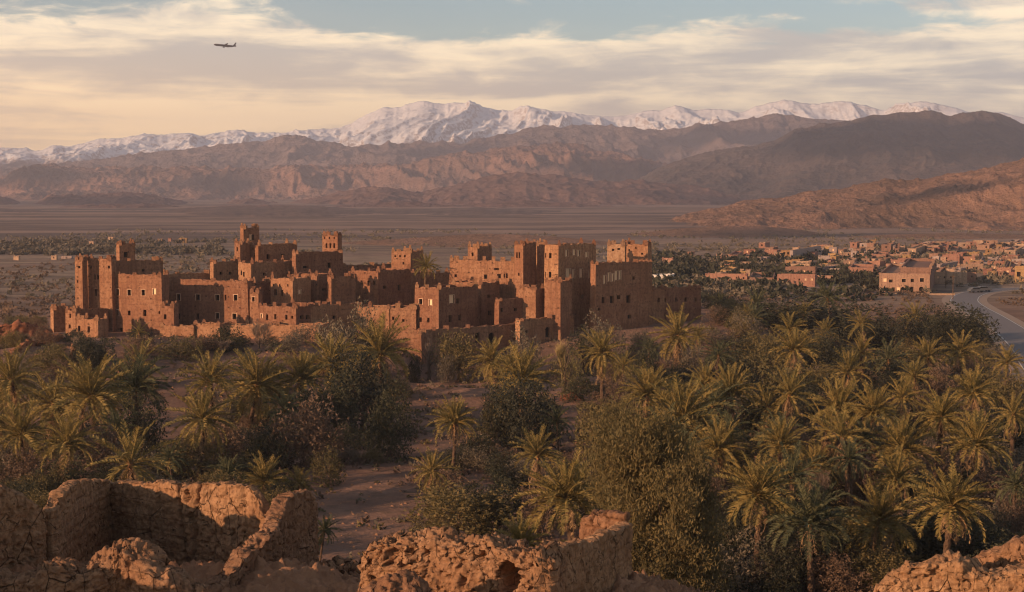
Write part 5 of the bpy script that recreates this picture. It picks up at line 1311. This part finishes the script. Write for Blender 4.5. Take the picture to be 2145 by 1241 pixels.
def leaf_cloud(name, pts, rad, mat, per=26, leaf=0.5, **kw):
    """many small bushes joined into one mass: pts (n,3) centres, rad (n,)"""
    r_ = np.random.RandomState(len(pts)); n = len(pts) * per
    c = np.repeat(pts, per, 0); R_ = np.repeat(rad, per)
    v = r_.normal(size=(n, 3)); v /= np.linalg.norm(v, axis=1)[:, None]; v[:, 2] = np.abs(v[:, 2]) * 1.0
    c = c + v * (R_ * r_.uniform(.5, 1, n))[:, None]
    a = r_.normal(size=(n, 3)) + v * .5; a /= np.linalg.norm(a, axis=1)[:, None]; b = np.cross(a, r_.normal(size=(n, 3))); b /= np.linalg.norm(b, axis=1)[:, None]
    s = (leaf * R_ * r_.uniform(.6, 1.3, n))[:, None]
    co = np.stack([c - a * s * .5, c + b * s * .4, c + a * s, c - b * s * .4], 1).reshape(-1, 3)
    me = bpy.data.meshes.new(name); me.vertices.add(len(co)); me.vertices.foreach_set('co', co.astype(np.float32).ravel())
    return obj(name, fill(me, np.arange(len(co)).reshape(-1, 4), 4, mat), kind='stuff', **kw)
def stuff():
    r_ = np.random.RandomState(4)
    def zone(n, px0, px1, y0, y1, dens, sd, thr):
        out = []
        while len(out) < n:
            yy = (CAMZ - 2) * F / (r_.uniform(y0, y1) - HZ); px = r_.uniform(px0, px1); x = (px - CX) / F * yy
            if vnoise(x * dens, yy * dens, 0, sd) < thr and r_.rand() > .12: continue
            if 20 < x and yy < 620 and float(np.min(np.hypot(x - RX, yy - RY))) < 8: continue
            if -95 < x < 38 and 244 < yy < 325: continue
            out.append((x, yy, gz(x, yy)))
        return np.array(out)
    # garden belts on the plain, left and right
    p = zone(420, -100, 470, 507, 535, .012, 2, .46); leaf_cloud('far_garden_trees', p, r_.uniform(1.2, 3.2, len(p)), M['bush_grey'], 30, .5, label='belt of garden trees on the plain west of the kasbah', category='vegetation')
    p = zone(1000, 1340, 2250, 512, 622, .02, 3, .45); leaf_cloud('village_garden_trees', p, r_.uniform(0.9, 2.2, len(p)), M['bush_grey'], 26, .5, label='garden trees between the houses of the village', category='vegetation')
    p = zone(500, 1360, 1900, 536, 632, .03, 8, .5); leaf_cloud('village_dark_trees', p, r_.uniform(1.4, 3.2, len(p)), M['bush_dark'], 30, .5, label='darker trees between the palm grove and the village', category='vegetation')
    p = zone(900, -80, 600, 545, 700, .03, 5, .5); leaf_cloud('plain_scrub', p, r_.uniform(.4, 1.2, len(p)), M['bush_brown'], 14, .6, label='dry scrub scattered on the plain behind the kasbah', category='vegetation')
    p = zone(1500, 1450, 2250, 615, 760, .05, 6, .4); leaf_cloud('roadside_scrub', p, r_.uniform(.3, .9, len(p)), M['bush_brown'], 16, .6, label='dry weeds on the open ground beside the road', category='vegetation')
    # low undergrowth closing the floor of the grove
    for nm, mt, sd in (('undergrowth', 'bush_dark', 31), ('olive_undergrowth', 'bush_olive', 32), ('brown_undergrowth', 'bush_brown', 33)):
        pts = []
        while len(pts) < 620:
            y = r_.uniform(108, 320); x = r_.uniform(-.36, .36) * y
            px, py = proj(x, y, 2.0)
            if exclude(px, py, x, y) or (px < 1180 and r_.rand() > (.55 if py > 850 and px < 640 else .2)): continue
            if vnoise(x * .09, y * .09, 0, sd) < .42: continue
            pts.append((x, y, gz(x, y)))
        leaf_cloud(nm, np.array(pts), r_.uniform(.7, 1.7, len(pts)), M[mt], 110, .2, label='low ' + nm.replace('_', ' ') + ' closing the floor of the palm grove', category='vegetation')
    # weeds and dry tufts over the bank and grove floor
    pts = []
    while len(pts) < 7000:
        y = r_.uniform(100, 262); x = r_.uniform(-.36, .36) * y
        if vnoise(x * .12, y * .12, 0, 4) < .36 and r_.rand() > .2: continue
        px, py = proj(x, y, 2.0)
        if 650 < px < 880 and 1000 < py and r_.rand() > .22: continue
        pts.append((x, y, gz(x, y)))
    pts = np.array(pts); h = len(pts) // 3
    leaf_cloud('dry_weeds', pts[:h], r_.uniform(.2, .65, h), M['bush_brown'], 14, .55, label='dry brown weeds on the grove floor and bank', category='vegetation')
    leaf_cloud('grey_weeds', pts[h:2 * h], r_.uniform(.2, .6, h), M['bush_grey'], 14, .55, label='grey-green weeds on the grove floor and bank', category='vegetation')
    leaf_cloud('green_weeds', pts[2 * h:], r_.uniform(.2, .6, len(pts) - 2 * h), M['bush_olive'], 14, .55, label='olive-green weeds on the grove floor and bank', category='vegetation')
    # far scatter of shrubs over the plateau and hillside
    pts = []
    while len(pts) < 2600:
        y = r_.uniform(420, 1150); x = r_.uniform(-.36, .36) * y
        if vnoise(x * .02, y * .012, 0, 14) < .5: continue
        if 20 < x and y < 620 and float(np.min(np.hypot(x - RX, y - RY))) < 8: continue
        pts.append((x, y, gz(x, y)))
    leaf_cloud('plain_bushes', np.array(pts), r_.uniform(.5, 1.6, len(pts)), M['bush_grey'], 10, .7, label='scattered bushes on the open plain', category='vegetation')
    # stones
    n = 4200; V = []; Fc = []
    rr = random.Random(8)
    for k in range(n):
        y = rr.uniform(104, 262); x = rr.uniform(-.36, .36) * y; s = rr.uniform(.05, .22); z = gz(x, y); b = len(V)
        for dx, dy, dz in ((-1, -1, 0), (1, -1, 0), (1, 1, 0), (-1, 1, 0), (0, 0, 1)): V.append((x + dx * s * rr.uniform(.6, 1.2), y + dy * s, z - .03 + dz * s * rr.uniform(.8, 1.4)))
        Fc += [(b, b + 1, b + 4), (b + 1, b + 2, b + 4), (b + 2, b + 3, b + 4), (b + 3, b, b + 4)]
    obj('ground_stones', pymesh('ground_stones', V, Fc, M['rubble']), kind='stuff', label='small stones strewn over the grove floor', category='stones')
stuff()

# ------------------------------------------------------------------ aeroplane
def aeroplane():
    C = P(471, 96, 2650); S_ = 45 * 2650 / F        # metres long
    t = thing('aeroplane', 'small jet airliner climbing to the left, dark against the clouds', 'aeroplane', C)
    t.rotation_euler = (R(-6), R(5), R(8))
    r = S_ * 0.052; mb = MB()
    xs = [-.5, -.49, -.46, -.40, -.3, .2, .33, .44, .5]; rs = [.05, .35, .7, .95, 1, 1, .8, .4, .12]; zs = [-.15, -.1, -.04, 0, 0, 0, .12, .35, .5]
    mb.tube([Vector((x * S_, 0, z * r)) for x, z in zip(xs, zs)], [q * r for q in rs], 14)
    obj('fuselage', mb.mesh('fuselage', M['metal'], True), t)
    def slab(name, pts, th, mat='metal'):
        m = MB(); a = [Vector(p) + Vector((0, 0, th / 2)) for p in pts]; b = [Vector(p) - Vector((0, 0, th / 2)) for p in pts]
        m.quad(*a); m.quad(*b[::-1])
        for i in range(4): m.quad(b[i], b[(i + 1) % 4], a[(i + 1) % 4], a[i])
        return obj(name, m.mesh(name, M[mat]), t)
    for sd in (-1, 1):
        slab('wing', [(-.12 * S_, sd * r * .6, -r * .5), (.07 * S_, sd * r * .6, -r * .5), (.16 * S_, sd * .46 * S_, r * .5), (.11 * S_, sd * .46 * S_, r * .5)], r * .22)
        slab('tailplane', [(.38 * S_, sd * r * .2, r * .5), (.48 * S_, sd * r * .2, r * .5), (.52 * S_, sd * .17 * S_, r * .6), (.48 * S_, sd * .17 * S_, r * .6)], r * .12)
        m = MB(); m.tube([Vector((-.10 * S_, sd * .17 * S_, -r * .9)), Vector((-.06 * S_, sd * .17 * S_, -r * .9)), Vector((.0, sd * .17 * S_, -r * .8))], [r * .42, r * .45, r * .28], 10)
        obj('engine', m.mesh('engine', M['metal'], True), t)
    m = MB(); pts = [(.36 * S_, r * .6), (.47 * S_, r * .7), (.52 * S_, r * 3.6), (.47 * S_, r * 3.6)]
    a = [Vector((x, r * .08, z)) for x, z in pts]; b = [Vector((x, -r * .08, z)) for x, z in pts]; m.quad(*a); m.quad(*b[::-1])
    for i in range(4): m.quad(b[i], b[(i + 1) % 4], a[(i + 1) % 4], a[i])
    obj('tail_fin', m.mesh('tail_fin', M['metal']), t)
aeroplane()

def car(px, py, label, mat, rz):
    p = at_ground(px, py, 2.1); t = thing('parked_car', label, 'car', (p.x, p.y, 2.1), rz, 'cars stopped at the road bend')
    mb = MB(); pr = [(-2.1, .35), (2.1, .35), (2.15, .8), (1.2, .95), (.6, 1.45), (-1.2, 1.45), (-1.9, .95), (-2.15, .8)]
    a = [Vector((x, -.85, z)) for x, z in pr]; b = [Vector((x, .85, z)) for x, z in pr]
    n = len(pr); mb.v += a + b; mb.f += [tuple(range(n)), tuple(range(2 * n - 1, n - 1, -1))]; mb.mi += [0, 0]
    for i in range(n): mb.f.append((i, n + i, n + (i + 1) % n, (i + 1) % n)); mb.mi.append(0)
    obj('body', mb.mesh('body', M[mat]), t)
    g = MB()
    for y in (-.855, .855): g.quad(Vector((-1.6, y, 1.0)), Vector((1.0, y, 1.0)), Vector((.55, y, 1.38)), Vector((-1.15, y, 1.38)))
    obj('window', g.mesh('window', M['glass_dark']), t)
    for x in (-1.3, 1.3):
        for y in (-.8, .8):
            w = MB(); w.tube([Vector((x, y - .1, .32)), Vector((x, y + .1, .32))], [.32, .32], 12); obj('wheel', w.mesh('wheel', M['rubber']), t)
car(2044, 613, 'dark car stopped at the far bend of the road, left of the other dark car', 'car_grey', .3)
car(2060, 611, 'dark car stopped at the far bend of the road, right of the other dark car', 'car_grey', .2)

def kerb_stones():
    rr = random.Random(9); m = MB(); m.box(-.25, .25, -.2, .2, -.1, .45); me = m.mesh('kerb_stone', M['stone_pale'])
    pts = ROAD
    for i in range(len(pts) - 40, 20, -3):
        p = pts[i]; q = pts[i + 1]; t_ = (q - p).normalized(); n = Vector((t_.y, -t_.x, 0)); px, py = proj(p.x, p.y, 2)
        if py > 668: continue
        c = p - n * 5.0 if True else p
        obj('kerb_stone', me, None, (c.x, c.y, 2.05), label='pale marker stone along the outer edge of the road bend', category='marker stone', group='marker stones along the road bend').rotation_euler = (0, 0, rr.random())
kerb_stones()
def lamp_post(px, py, h, label):
    p = at_ground(px, py); t = thing('utility_pole', label, 'pole', (p.x, p.y, gz(p.x, p.y)), 0)
    m = MB(); m.tube([Vector((0, 0, -.3)), Vector((0, 0, h))], [.12, .07], 8); obj('pole', m.mesh('pole', M['wood']), t)
    m = MB(); m.box(-.7, .7, -.05, .05, h - .6, h - .48); obj('crossarm', m.mesh('crossarm', M['wood']), t)
lamp_post(1996, 628, 6.5, 'utility pole at the outer side of the road bend')
lamp_post(1981, 606, 6.5, 'utility pole beside the two-storey house')
